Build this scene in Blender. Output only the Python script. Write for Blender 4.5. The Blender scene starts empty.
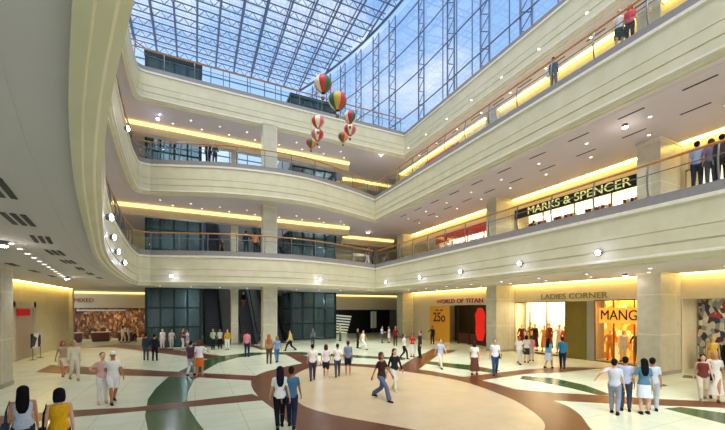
import bpy, bmesh, math, random
from mathutils import Vector, Matrix
from mathutils.geometry import tessellate_polygon
random.seed(7)
C = bpy.context.scene.collection
PI = math.pi
# ------------------------------------------------------------------ camera geometry
F, CX, HY, H = 351.5, 362.5, 309.0, 3.2
FX, FY = 0.430, 0.903
CAMP = Vector((0, 0, H))
def ray(px):
    t = (px-CX)/F
    return (FX+FY*t, FY-FX*t)
def floor_pt(px, py, z=0.0):
    D = (H-z)*F/(py-HY); r = ray(px)
    return Vector((r[0]*D, r[1]*D, z))
def on_X(px, X):
    r = ray(px); D = X/r[0]; return D*r[1], D
def on_Y(px, Y):
    r = ray(px); D = Y/r[1]; return D*r[0], D
# ------------------------------------------------------------------ materials
MATS = {}
def mat(name, col, rough=.6, metal=0, emit=0, ecol=None, noise=.06, nscale=6, spec=.4, bump=0):
    if name in MATS: return MATS[name]
    m = bpy.data.materials.new(name); m.use_nodes = True
    nt = m.node_tree; b = nt.nodes['Principled BSDF']
    b.inputs['Roughness'].default_value = rough
    b.inputs['Metallic'].default_value = metal
    b.inputs['Specular IOR Level'].default_value = spec
    tc = nt.nodes.new('ShaderNodeTexCoord'); n = nt.nodes.new('ShaderNodeTexNoise')
    n.inputs['Scale'].default_value = nscale; n.inputs['Detail'].default_value = 4
    nt.links.new(tc.outputs['Object'], n.inputs['Vector'])
    r = nt.nodes.new('ShaderNodeValToRGB')
    lo = [max(0, c*(1-noise)) for c in col]; hi = [min(1, c*(1+noise)) for c in col]
    r.color_ramp.elements[0].color = (*lo, 1); r.color_ramp.elements[1].color = (*hi, 1)
    r.color_ramp.elements[0].position = .3; r.color_ramp.elements[1].position = .7
    nt.links.new(n.outputs['Fac'], r.inputs['Fac']); nt.links.new(r.outputs['Color'], b.inputs['Base Color'])
    if bump:
        bp = nt.nodes.new('ShaderNodeBump'); bp.inputs['Strength'].default_value = bump
        nt.links.new(n.outputs['Fac'], bp.inputs['Height']); nt.links.new(bp.outputs['Normal'], b.inputs['Normal'])
    if emit:
        b.inputs['Emission Color'].default_value = (*(ecol or col), 1); b.inputs['Emission Strength'].default_value = emit
    MATS[name] = m; return m
def srgb(h):
    h = h.lstrip('#'); v = [int(h[i:i+2], 16)/255 for i in (0, 2, 4)]
    return tuple(c/12.92 if c <= .04045 else ((c+.055)/1.055)**2.4 for c in v)
def glass(name, tint, refl=.12, opac=0.0, ocol=(.02, .08, .08), rough=.02):
    m = bpy.data.materials.new(name); m.use_nodes = True; nt = m.node_tree
    for n in list(nt.nodes): nt.nodes.remove(n)
    out = nt.nodes.new('ShaderNodeOutputMaterial'); tr = nt.nodes.new('ShaderNodeBsdfTransparent'); tr.inputs[0].default_value = (*tint, 1)
    gl = nt.nodes.new('ShaderNodeBsdfGlossy'); gl.inputs['Roughness'].default_value = rough
    mx = nt.nodes.new('ShaderNodeMixShader'); fr = nt.nodes.new('ShaderNodeLayerWeight'); fr.inputs['Blend'].default_value = .25
    mm = nt.nodes.new('ShaderNodeMath'); mm.operation = 'MULTIPLY'; mm.inputs[1].default_value = refl*4
    cl = nt.nodes.new('ShaderNodeMath'); cl.operation = 'MINIMUM'; cl.inputs[1].default_value = .6
    nt.links.new(fr.outputs['Fresnel'], mm.inputs[0]); nt.links.new(mm.outputs[0], cl.inputs[0]); nt.links.new(cl.outputs[0], mx.inputs[0])
    df = nt.nodes.new('ShaderNodeBsdfDiffuse'); df.inputs[0].default_value = (*ocol, 1)
    m2 = nt.nodes.new('ShaderNodeMixShader'); m2.inputs[0].default_value = opac
    nt.links.new(tr.outputs[0], m2.inputs[1]); nt.links.new(df.outputs[0], m2.inputs[2])
    nt.links.new(m2.outputs[0], mx.inputs[1]); nt.links.new(gl.outputs[0], mx.inputs[2])
    nt.links.new(mx.outputs[0], out.inputs[0]); MATS[name] = m; return m
def stone(name, c1, c2, rough=.3, sx=2.0, sy=1.0, mortar=None, offs=.0, nz=3, wall=False, spec=.5, msize=.012):
    """tiled stone: noise veining and a joint grid, in the object's own space"""
    m = bpy.data.materials.new(name); m.use_nodes = True; nt = m.node_tree; b = nt.nodes['Principled BSDF']
    b.inputs['Roughness'].default_value = rough; b.inputs['Specular IOR Level'].default_value = spec
    tc = nt.nodes.new('ShaderNodeTexCoord'); n = nt.nodes.new('ShaderNodeTexNoise'); n.inputs['Scale'].default_value = nz; n.inputs['Detail'].default_value = 6
    nt.links.new(tc.outputs['Object'], n.inputs['Vector'])
    r = nt.nodes.new('ShaderNodeValToRGB'); r.color_ramp.elements[0].color = (*c1, 1); r.color_ramp.elements[1].color = (*c2, 1)
    r.color_ramp.elements[0].position = .3; r.color_ramp.elements[1].position = .7
    nt.links.new(n.outputs['Fac'], r.inputs['Fac'])
    src = r.outputs['Color']
    if mortar:
        br = nt.nodes.new('ShaderNodeTexBrick'); br.offset = offs; br.inputs['Scale'].default_value = 1
        br.inputs['Mortar Size'].default_value = msize; br.inputs['Brick Width'].default_value = sx; br.inputs['Row Height'].default_value = sy
        br.inputs['Mortar'].default_value = (*mortar, 1)
        vec = tc.outputs['Object']
        if wall:
            sp = nt.nodes.new('ShaderNodeSeparateXYZ'); cb = nt.nodes.new('ShaderNodeCombineXYZ'); ad = nt.nodes.new('ShaderNodeMath')
            nt.links.new(vec, sp.inputs[0]); nt.links.new(sp.outputs[0], ad.inputs[0]); nt.links.new(sp.outputs[1], ad.inputs[1])
            nt.links.new(ad.outputs[0], cb.inputs[0]); nt.links.new(sp.outputs[2], cb.inputs[1]); vec = cb.outputs[0]
        nt.links.new(vec, br.inputs['Vector']); nt.links.new(src, br.inputs['Color1']); nt.links.new(src, br.inputs['Color2'])
        src = br.outputs['Color']
    nt.links.new(src, b.inputs['Base Color']); MATS[name] = m; return m

cream = stone('cream_stone', srgb('#cfc9a8'), srgb('#d9d3b6'), .5, nz=1.5)
colst = stone('column_stone', srgb('#bdb8a2'), srgb('#cbc6b0'), .35, 3.0, 1.95, srgb('#d6d2c2'), wall=True, msize=.03)
plaster = mat('ceiling_plaster', srgb('#c9c4c4'), .8, noise=.02, nscale=.7)
beigewall = stone('beige_wall', srgb('#d6c9a0'), srgb('#e0d5b0'), .45, 2.4, 1.45, srgb('#c9bd98'), wall=True, nz=1.2)
pinkwall = mat('shop_header', srgb('#dccdb0'), .5, noise=.03)
kerbm = mat('kerb_grey', srgb('#8d8a88'), .4)
lipm = mat('lip_white', srgb('#e4dfd0'), .4)
wood = mat('handrail_wood', srgb('#b88040'), .3, noise=.2, nscale=14)
steel = mat('rail_steel', srgb('#76797c'), .35, .7)
truss_m = mat('truss_paint', srgb('#64738c'), .45, .2)
darkm = mat('dark_frame', srgb('#16302e'), .35, .3)
blackm = mat('black_rubber', srgb('#16161a'), .45)
greym = mat('brushed_panel', srgb('#8e9290'), .35, .6)
slotm = mat('slot_dark', srgb('#3c3c38'), .7)
darkin = mat('dark_interior', srgb('#22302f'), .6, noise=.3, nscale=1)
whitem = mat('white_paint', srgb('#ecebe2'), .5)
cove = mat('cove_light', (1, .78, .25), emit=1.7, ecol=(1, .70, .24))
covetop = mat('cove_lamp_soft', (1, .78, .3), emit=7, ecol=(1, .70, .22))
covest = mat('cove_lamp', (1, .78, .3), emit=13, ecol=(1, .66, .16))
lampm = mat('lamp_lens', (1, 1, 1), emit=3, ecol=(1, .96, .9))
bluelamp = mat('spot_lens', (1, 1, 1), emit=60, ecol=(.82, .86, 1))
pinklamp = mat('pink_lens', (1, .9, .88), emit=60, ecol=(1, .80, .76))
railglass = glass('rail_glass', (.93, .97, .96), .1)
skyglass = glass('sky_glass', (.95, .98, 1), .08)
shopglass = glass('shop_glass', (.97, .97, .96), .08)
teal = glass('teal_glass', (.60, .70, .72), .22, .25, srgb('#6d868c'), .05)
brown = stone('brown_stone', srgb('#5e2d15'), srgb('#6c371c'), .3, 1.2, 1.2, srgb('#542610'), nz=2)
greenst = stone('green_stone', srgb('#2b4a26'), srgb('#3f6136'), .2, 1.2, 1.2, srgb('#4b6a44'), nz=6)
tile = stone('pale_tile', srgb('#d6debe'), srgb('#e2e8d0'), .25, 1.3, 1.3, srgb('#c2c9a6'), nz=.8)
beigest = stone('beige_stone', srgb('#cdb48a'), srgb('#d8c29c'), .28, 1.3, 1.3, srgb('#c8b088'), nz=1)
def patchy(name, cols, scale=3, emit=.8, stretch=(1, 1, .6)):
    m = bpy.data.materials.new(name); m.use_nodes = True; nt = m.node_tree; b = nt.nodes['Principled BSDF']; b.inputs['Roughness'].default_value = .7
    tc = nt.nodes.new('ShaderNodeTexCoord'); mp = nt.nodes.new('ShaderNodeMapping'); mp.inputs['Scale'].default_value = stretch
    n = nt.nodes.new('ShaderNodeTexVoronoi'); n.inputs['Scale'].default_value = scale
    nt.links.new(tc.outputs['Object'], mp.inputs[0]); nt.links.new(mp.outputs[0], n.inputs['Vector'])
    sp = nt.nodes.new('ShaderNodeSeparateColor'); nt.links.new(n.outputs['Color'], sp.inputs[0])
    r = nt.nodes.new('ShaderNodeValToRGB'); r.color_ramp.interpolation = 'CONSTANT'
    for i, c in enumerate(cols):
        if i < 2: r.color_ramp.elements[i].color = (*srgb(c), 1); r.color_ramp.elements[i].position = i/len(cols)
        else:
            el = r.color_ramp.elements.new(i/len(cols)); el.color = (*srgb(c), 1)
    nt.links.new(sp.outputs[0], r.inputs[0]); nt.links.new(r.outputs[0], b.inputs['Base Color'])
    if emit: nt.links.new(r.outputs[0], b.inputs['Emission Color']); b.inputs['Emission Strength'].default_value = emit
    return m
# ------------------------------------------------------------------ mesh helpers
class MB:
    def __init__(s): s.v = []; s.f = []; s.mi = []
    def add(s, v, f, mi=0):
        o = len(s.v); s.v += [tuple(p) for p in v]; s.f += [tuple(i+o for i in q) for q in f]; s.mi += [mi]*len(f); return s
    def box(s, a, b, mi=0):
        x0, x1 = sorted((a[0], b[0])); y0, y1 = sorted((a[1], b[1])); z0, z1 = sorted((a[2], b[2]))
        v = [(x0,y0,z0),(x1,y0,z0),(x1,y1,z0),(x0,y1,z0),(x0,y0,z1),(x1,y0,z1),(x1,y1,z1),(x0,y1,z1)]
        return s.add(v, [(0,3,2,1),(4,5,6,7),(0,1,5,4),(1,2,6,5),(2,3,7,6),(3,0,4,7)], mi)
    def tube(s, pts, r, n=6, mi=0, caps=True, closed=False):
        pts = [Vector(p) for p in pts]; rs = r if isinstance(r, (list, tuple)) else [r]*len(pts)
        rings = []; up0 = None
        for i, p in enumerate(pts):
            a = pts[i-1] if i else (pts[-1] if closed else pts[0]); b = pts[(i+1) % len(pts)] if (closed or i < len(pts)-1) else pts[-1]
            d = (b-a)
            d = d.normalized() if d.length > 1e-9 else Vector((0,0,1))
            up = Vector((0,0,1)) if abs(d.z) < .95 else Vector((0,1,0))
            u = d.cross(up).normalized(); w = u.cross(d)
            rings.append([p+u*math.cos(2*PI*k/n)*rs[i]+w*math.sin(2*PI*k/n)*rs[i] for k in range(n)])
        v = [q for rg in rings for q in rg]; f = []
        m = len(rings)
        for i in range(m if closed else m-1):
            j = (i+1) % m
            for k in range(n): f.append((i*n+k, i*n+(k+1) % n, j*n+(k+1) % n, j*n+k))
        if caps and not closed: f.append(tuple(range(n-1, -1, -1))); f.append(tuple((m-1)*n+k for k in range(n)))
        return s.add(v, f, mi)
    def loft(s, rings, mi=0, n=16):
        """rings: (x,y,z,rx,ry) horizontal ellipses"""
        v = []; f = []
        for (x, y, z, rx, ry) in rings: v += [(x+rx*math.cos(2*PI*k/n), y+ry*math.sin(2*PI*k/n), z) for k in range(n)]
        m = len(rings)
        for i in range(m-1):
            for k in range(n): f.append((i*n+k, i*n+(k+1) % n, (i+1)*n+(k+1) % n, (i+1)*n+k))
        f.append(tuple(range(n-1, -1, -1))); f.append(tuple((m-1)*n+k for k in range(n)))
        return s.add(v, f, mi)
    def ball(s, c, r, mi=0, n=12, m=8, sc=(1,1,1)):
        v = [(c[0], c[1], c[2]+r*sc[2])]; f = []
        for i in range(1, m):
            a = PI*i/m
            v += [(c[0]+r*sc[0]*math.sin(a)*math.cos(2*PI*k/n), c[1]+r*sc[1]*math.sin(a)*math.sin(2*PI*k/n), c[2]+r*sc[2]*math.cos(a)) for k in range(n)]
        v.append((c[0], c[1], c[2]-r*sc[2])); L = len(v)-1
        for k in range(n): f.append((0, 1+k, 1+(k+1) % n)); f.append((L, 1+(m-2)*n+(k+1) % n, 1+(m-2)*n+k))
        for i in range(m-2):
            for k in range(n): f.append((1+i*n+k, 1+(i+1)*n+k, 1+(i+1)*n+(k+1) % n, 1+i*n+(k+1) % n))
        return s.add(v, f, mi)
    def cap(s, a, ra, b, rb, n=10):
        a = Vector(a); b = Vector(b); s.tube([a, b], [ra, rb], n); s.ball(a, ra, n=n, m=6); s.ball(b, rb, n=n, m=6); return s
    def prism(s, poly, z0, z1, mi=0):
        n = len(poly); v = [(p[0], p[1], z0) for p in poly]+[(p[0], p[1], z1) for p in poly]
        tri = tessellate_polygon([[Vector((p[0], p[1], 0)) for p in poly]])
        area = sum(poly[i][0]*poly[(i+1) % n][1]-poly[(i+1) % n][0]*poly[i][1] for i in range(n))
        f = []
        for t in tri:
            t = list(t); a, b, c = [poly[i] for i in t]
            if (b[0]-a[0])*(c[1]-a[1])-(b[1]-a[1])*(c[0]-a[0]) < 0: t = t[::-1]
            f.append(tuple(i+n for i in t)); f.append(tuple(t[::-1]))
        for i in range(n):
            j = (i+1) % n; q = (i, j, j+n, i+n); f.append(q if area > 0 else q[::-1])
        return s.add(v, f, mi)
    def mesh(s, name, mats, smooth=False):
        me = bpy.data.meshes.new(name); me.from_pydata(s.v, [], s.f)
        for m in (mats if isinstance(mats, (list, tuple)) else [mats]): me.materials.append(m)
        me.polygons.foreach_set('material_index', s.mi)
        if smooth: me.polygons.foreach_set('use_smooth', [True]*len(s.f))
        me.update(); return me
    def build(s, name, mats, parent=None, smooth=False, loc=None, rz=0):
        return link(name, s.mesh(name, mats, smooth), parent, loc, rz)
def link(name, me, parent=None, loc=None, rz=0):
    o = bpy.data.objects.new(name, me); C.objects.link(o)
    if parent is not None: o.parent = parent
    if loc is not None: o.location = loc
    o.rotation_euler[2] = rz
    return o
def tag(o, label, cat, group=None):
    o['label'] = label; o['category'] = cat
    if group: o['group'] = group
    return o
def struct(o): o['kind'] = 'structure'; return o
def empty(name, loc, label, cat, group=None, rz=0):
    o = bpy.data.objects.new(name, None); C.objects.link(o); o.location = loc; o.rotation_euler[2] = rz
    o.empty_display_size = .2
    return tag(o, label, cat, group)
def copy_tree(o, parent=None):
    c = o.copy(); C.objects.link(c)
    if parent is not None: c.parent = parent
    for ch in [x for x in KIDS.get(o.name, [])]: copy_tree(ch, c)
    return c
KIDS = {}
def regkids(root):
    allo = list(C.objects)
    for o in allo:
        if o.parent is not None: KIDS.setdefault(o.parent.name, [])
    for o in allo:
        if o.parent is not None and o not in KIDS[o.parent.name]: KIDS[o.parent.name].append(o)
def text_mesh(body, size, depth=.02, bold=0.0, squash=1.0):
    cu = bpy.data.curves.new('letters', 'FONT'); cu.body = body; cu.size = size; cu.extrude = depth; cu.align_x = 'CENTER'; cu.align_y = 'CENTER'; cu.offset = bold
    o = bpy.data.objects.new('letters', cu); C.objects.link(o)
    dg = bpy.context.evaluated_depsgraph_get(); me = bpy.data.meshes.new_from_object(o.evaluated_get(dg))
    bpy.data.objects.remove(o); bpy.data.curves.remove(cu)
    me.transform(Matrix.Diagonal((squash, 1, 1, 1)))
    return me
def letters(body, size, m, parent, loc, wall='right', depth=.02, bold=0.0, squash=1.0, name='lettering'):
    """letters standing on a wall; wall 'right' faces -X, 'left' faces +X, 'back' faces -Y"""
    me = text_mesh(body, size, depth, bold, squash); me.materials.clear(); me.materials.append(m)
    rz = {'right': -PI/2, 'left': PI/2, 'back': 0}[wall]
    me.transform(Matrix.Translation(Vector(loc)) @ Matrix.Rotation(rz, 4, 'Z') @ Matrix.Rotation(PI/2, 4, 'X'))
    return link(name, me, parent)

# ------------------------------------------------------------------ atrium outline
def spline(pts, step=.5):
    P = [Vector((p[0], p[1], 0)) for p in pts]; P = [P[0]*2-P[1]]+P+[P[-1]*2-P[-2]]; out = []
    for i in range(1, len(P)-2):
        n = max(2, int((P[i+1]-P[i]).length/step))
        for k in range(n):
            t = k/n
            out.append(.5*((2*P[i])+(P[i+1]-P[i-1])*t+(2*P[i-1]-5*P[i]+4*P[i+1]-P[i+2])*t*t+(3*P[i]-P[i-1]-3*P[i+1]+P[i+2])*t**3))
    out.append(P[-2]); return [(p.x, p.y) for p in out]
LEFT = [(1.9, -6), (.9, -2), (.12, 1.0), (-.30, 2.55), (-.64, 3.8), (-1.08, 5.7), (-1.42, 7.4), (-2.0, 10.5), (-2.6, 14.0), (-3.1, 18), (-3.4, 22), (-3.6, 26), (-3.6, 28.0)]
ARC = [(-2.9, 29.1), (-1.0, 28.4), (1.8, 27.4), (4.6, 26.9), (7.0, 26.8), (9.1, 27.1), (12.3, 28.15), (15.3, 29.4)]
path12 = spline(LEFT)[:-1]+spline([(-3.6, 28.0), (-3.5, 28.9), (-2.9, 29.1)], .2)[:-1]+spline(ARC)+[(15.3, y) for y in range(28, -7, -2)]
path3 = spline(LEFT)[:-1]+spline([(-3.6, 28.0), (-3.5, 28.8), (-2.9, 29.0)], .2)[:-1]+[(0, 29), (4, 29), (8, 29), (12, 29), (18.3, 29)]+[(18.3, y) for y in range(27, -7, -2)]
def offset(path, d):
    """move the path by d away from the atrium (its left-hand side looks away)"""
    out = []
    for i, p in enumerate(path):
        a = Vector(path[max(0, i-1)]); b = Vector(path[i]); c = Vector(path[min(len(path)-1, i+1)])
        n1 = (b-a); n2 = (c-b)
        if n1.length < 1e-6: n1 = n2
        if n2.length < 1e-6: n2 = n1
        n1 = Vector((-n1.y, n1.x)).normalized(); n2 = Vector((-n2.y, n2.x)).normalized()
        m = (n1+n2).normalized(); k = d/max(.5, m.dot(n1))
        out.append((p[0]+m.x*k, p[1]+m.y*k))
    return out
def sweep(path, prof, mats, name, mis=None):
    """prof: (d, z) pairs from top to bottom, d = distance away from the atrium"""
    mb = MB(); rows = [[(x, y, z) for (x, y) in offset(path, d)] for d, z in prof]; n = len(path)
    v = [p for r in rows for p in r]
    for i in range(len(rows)-1):
        f = [(i*n+k, i*n+k+1, (i+1)*n+k+1, (i+1)*n+k) for k in range(n-1)]
        if i == 0: mb.add(v, f, mis[0] if mis else 0)
        else:
            mb.f += f; mb.mi += [mis[i] if mis else 0]*len(f)
    return mb.build(name, mats)
LV = [0, 6.5, 13.0]
def fascia(path, dz, name):
    Z = lambda z: z+dz
    prof = [(.9, Z(7.42)), (.14, Z(7.42)), (.14, Z(7.05)), (0, Z(7.05)), (0, Z(6.92)), (.06, Z(6.88)), (.06, Z(6.06)), (.09, Z(6.05)), (.09, Z(6.03)), (.06, Z(6.02)), (.06, Z(5.60)),
            (.10, Z(5.59)), (.10, Z(5.54)), (.06, Z(5.53)), (.06, Z(5.22)), (.03, Z(5.20)), (.03, Z(5.12)), (.10, Z(5.08)), (.13, Z(5.0)), (.22, Z(4.97)), (.24, Z(4.90)), (.33, Z(4.90)), (.33, Z(4.98)), (.9, Z(4.98))]
    mi = [1, 1, 2, 2, 0, 0, 0, 0, 0, 0, 0, 0, 0, 0, 0, 2, 0, 0, 0, 0, 0, 0, 0]
    return struct(sweep(path, prof, [cream, kerbm, lipm, plaster], name, mi[:-1]+[3]))
fascia(path12, 0, 'trim_1'); fascia(path12, 6.5, 'trim_2'); fascia(path3, 13, 'trim_3')
OUT_R, OUT_L, BACK = 24.5, -14.0, 47.0
def slab(path, z0, z1, notch, name, m):
    p = offset(path, .7)
    outer = [(OUT_R, -6)]
    if notch: outer += [(OUT_R, BACK), (8.85, BACK), (8.85, 33.3), (-3.75, 33.3), (-3.75, BACK), (OUT_L, BACK)]
    outer += [(OUT_L, -6)]
    mb = MB().prism(p+outer, z0, z1); return struct(mb.build(name, m))
slab(path12, 4.97, 7.40, True, 'ceiling_1', plaster); slab(path12, 11.47, 13.90, True, 'ceiling_2', plaster); slab(path3, 17.97, 20.40, True, 'ceiling_3', plaster)

# ------------------------------------------------------------------ floor with its stone inlays (one mesh)
fb = MB()
fb.box((-16, -10, -.3), (26, 60, 0), 0)
def inl(pts, mi, lay):
    fb.prism([tuple(floor_pt(x, y)[:2]) for x, y in pts], -.01, .002+.0015*lay, mi)
def closed_spline(P, per=8):
    P = [Vector(p) for p in P]; n = len(P); out = []
    for i in range(n):
        a, b, c, d = P[i-1], P[i], P[(i+1) % n], P[(i+2) % n]
        for k in range(per):
            t = k/per; out.append(.5*((2*b)+(c-a)*t+(2*a-5*b+4*c-d)*t*t+(3*b-a-3*c+d)*t**3))
    return [(p.x, p.y) for p in out]
GR, BR, BG = 1, 2, 3
inl([(194,380),(188,392),(187,400),(190,410),(197,421),(204,430),(214,445),(160,445),(148,430),(145,416),(148,399),(156,388),(167,378)], GR, 0)
inl([(167,378),(176,373),(190,366),(205,360),(225,355.5),(250,352.6),(300,352),(360,355.5),(405,358),(405,360),(360,358),(300,354.5),(264,354.3),(238,357.5),(218,363),(204,371),(194,380)], GR, 0)
inl([(424,361),(470,365),(500,370.5),(494,373),(460,369),(424,363.5)], GR, 0)
inl([(522,376),(553,378),(585,385),(612,395),(600,395.5),(570,388),(540,382),(520,379)], GR, 0)
inl([(664,408.5),(681,407),(725,413),(800,424),(800,446),(725,424)], GR, 0)
inl([(650,385.5),(664,384.3),(668,386),(656,387.3)], GR, 0)
inl([(684,375),(700,376),(697,379),(682,377.5)], GR, 0)
inl([(36,372),(50,365),(120,368.5),(200,373),(258,376),(260,381),(200,377.5),(120,375.5),(60,373.5)], BR, 1)
inl([(0,416),(75,410),(131,407.6),(200,400),(252,394),(266,400),(200,406),(131,412),(75,417),(0,426),(-90,437),(-90,426)], BR, 1)
inl([(84,348),(115,344),(150,346),(222,356),(210,359.5),(150,352),(110,347)], BR, 1)
inl([(240,343),(250,343.5),(268,349),(262,350)], BR, 1)
inl([(283,353),(300,353.5),(326,364.5),(306,365.5)], BR, 1)
inl([(399,367.5),(410,360),(433,349),(457,350.5),(448,353.5),(438,355),(418,370)], BR, 1)
inl([(463,377),(525,369.5),(560,367),(606,368),(560,372.5),(525,374),(480,380.5)], BR, 1)
inl([(516,389.5),(560,393),(620,396.5),(656,399),(725,402),(800,406),(800,413),(725,408),(609,403.5),(552,400.5),(520,398)], BR, 1)
# ring and oval
ring_px = [(251,384),(253,378),(262,373),(278,368.6),(303,363.5),(330,363),(375,364.8),(399,367),(430,371),(457.6,376),(480,380),(516,389.5),(548,399),(567,406),(581,416),(592,430)]
ring = [tuple(floor_pt(x, y)[:2]) for x, y in ring_px]
ring += [(8.6,4.6),(7.2,3.9),(5.6,4.4),(4.3,5.6),(3.2,7.0),tuple(floor_pt(300,432)[:2]),tuple(floor_pt(276,411)[:2]),tuple(floor_pt(262,400)[:2]),tuple(floor_pt(254,391)[:2])]
fb.prism(closed_spline(ring, 5), -.01, .005, BR)
oval = [(3.2,11.9),(3.65,14.6),(4.5,17),(5.9,18.6),(7.7,18.2),(9.5,15.6),(10.6,12.5),(10.3,9.6),(9.6,7.8),(8.6,6.5),(7.3,6.1),(5.9,7.0),(4.7,8.6),(3.6,10.3)]
fb.prism(closed_spline(oval, 8), -.01, .0065, BG)
struct(fb.build('floor', [tile, greenst, brown, beigest]))

# ------------------------------------------------------------------ walls
def wall(name, a, b, m): return struct(MB().box(a, b).build(name, m))
XF = 22.0
# right facade as a mesh with shop openings
def facade_right(z0, z1, openings, name, mm, XF=22.0):
    """openings: (ya, yb, za, zb)"""
    mb = MB(); ys = sorted(set([-6, 34.3]+[y for o in openings for y in o[:2]])); zs = sorted(set([z0, z1]+[z for o in openings for z in o[2:]]))
    for i in range(len(ys)-1):
        for j in range(len(zs)-1):
            yc = (ys[i]+ys[i+1])/2; zc = (zs[j]+zs[j+1])/2
            if any(o[0] < yc < o[1] and o[2] < zc < o[3] for o in openings): continue
            mb.box((XF, ys[i], zs[j]), (XF+.25, ys[i+1], zs[j+1]))
    return struct(mb.build(name, mm))
OP0 = [(-4, 9.0, 0, 3.7), (11.0-.9, 13.3, 0.02, 3.75), (14.3, 19.3, 0, 3.75), (20.9, 27.9, 0, 3.55), (13.3, 14.3, 0, 3.75)]
OP1 = [(10.1, 19.1, 7.5, 10.15), (20.4, 28.6, 7.5, 10.1), (-4, 8.9, 7.5, 10.1)]
OP2 = [(10.6, 12.6, 14, 16.6), (15.0, 18.6, 14, 16.6)]
facade_right(0, 4.97, OP0, 'wall_right_ground', pinkwall)
facade_right(7.4, 11.47, OP1, 'wall_right_middle', pinkwall)
facade_right(13.9, 17.97, OP2, 'wall_right_top', mat('yellow_plaster', srgb('#f4e09a'), .55, noise=.03), 20.4)
wall('wall_right_outer', (26.5, -6, 0), (26.7, 47, 20.4), mat('shop_back', srgb('#e6c887'), .6))
for z in (0, 7.4, 13.9):
    for y in (-5, 9.6, 19.8, 34.2): pass
# left facade
def facade_left(z0, z1, name): return wall(name, (-10.25, -6, z0), (-10, 39.4, z1), beigewall)
facade_left(0, 4.97, 'wall_left_ground'); facade_left(7.4, 11.47, 'wall_left_middle'); facade_left(13.9, 17.97, 'wall_left_top')
# back walls, solid up to the second level, window above
backw = mat('back_grey', srgb('#80827e'), .5, noise=.08, nscale=1)
wall('wall_back', (-14, 46.6, 0), (24.5, 46.9, 13.9), backw)
for i, (a, b) in enumerate([(-14, 0.5), (13.8, 24.5)]):
    for z0, z1 in ((7.4, 11.47), (13.9, 17.97)):
        Yw = 43.8 if i == 0 else 40.0
        wall('wall_back_shop', (a, Yw, z0), (-3.9 if i == 0 else b, Yw+.2, z1), beigewall)
# window band at second level behind the escalators
w = struct(empty('window_1', (0, 46.7, 13.9), 'x', 'x')); del w['label']; del w['category']
MB().box((-3.7, 0, 0), (13.8, .03, 6.4)).build('pane', glass('blue_window', (.75, .88, 1), .1), w)
fr = MB()
for x in [-3.6+1.9*i for i in range(10)]: fr.box((x-.05, -.05, 0), (x+.05, .08, 6.4))
for z in (0.05, 2.0, 4.0, 6.3): fr.box((-3.7, -.05, z-.05), (13.8, .08, z+.05))
fr.build('window_frame', darkm, w)
wall('wall_back_side', (13.85, 39.9, 0), (14.05, 46.7, 18), backw)
wall('wall_right_return', (24.42, 34.3, 0), (24.6, 42.6, 4.96), backw)
wall('wall_right_end', (XF+.25, 34.1, 0), (26.5, 34.3, 4.96), backw)
wall('wall_void_left', (-3.95, 37.7, 4.9), (-3.76, 46.5, 18), backw)
wall('wall_back_inner', (8.95, 39.4, 0), (13.85, 39.6, 18), darkin)

# shop interiors boxes (dividing walls)
inw = mat('shop_partition', srgb('#e8d9b0'), .6)
for z in (0, 7.4, 13.9):
    for k, y in enumerate((9.5, 13.85 if z == 0 else 14.8, 19.7, 28.8)):
        if z > 0 and k == 1: continue
        wall('wall_shop_divider', (XF+.25, y-.05, z), (26.5, y+.05, z+4.0), inw)

# ------------------------------------------------------------------ columns
def column(x0, y0, x1, y1, z0, z1, label, group=None):
    e = empty('stone_column', ((x0+x1)/2, (y0+y1)/2, z0), label, 'column', group)
    hx, hy = abs(x1-x0)/2, abs(y1-y0)/2; h = z1-z0
    MB().box((-hx, -hy, .18), (hx, hy, h-.12)).build('shaft', colst, e)
    MB().box((-hx-.03, -hy-.03, 0), (hx+.03, hy+.03, .18)).build('plinth', mat('plinth_stone', srgb('#a19c8a'), .4), e)
    MB().box((-hx-.04, -hy-.04, h-.12), (hx+.04, hy+.04, h)).build('cap', cream, e)
    return e
LN = ['ground floor', 'first balcony', 'upper balcony']
ZB = [(0, 4.97), (7.4, 11.47), (13.9, 17.97)]
for li, (z0, z1) in enumerate(ZB):
    column(20.1, 9.05, 21.98, 10.05, z0, z1, 'wide stone pillar at the right of the photo on the %s' % LN[li])
    column(20.1, 19.2, 21.98, 20.2, z0, z1, 'wide stone pillar between the two right-hand shop bays on the %s' % LN[li])
    column(20.6, 33.0, 21.98, 34.2, z0, z1, 'far corner stone pillar of the right wing on the %s' % LN[li])
    column(4.85, 28.4, 5.95, 29.4, z0, z1, 'square cream column behind the curved balcony, middle of the back wing, %s' % LN[li])
    column(2.9, 33.35, 3.5, 33.95, z0, z1 if li else 4.97, 'slim cream column between the escalators on the %s' % LN[li])
    column(-8.3, 18.9, -7.0, 19.9, z0, z1, 'pale stone column at the left edge of the photo on the %s' % LN[li])
    column(-10, 38.9, -9.75, 39.38, z0, z1, 'slim stone pier ending the left wall on the %s' % LN[li])

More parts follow.
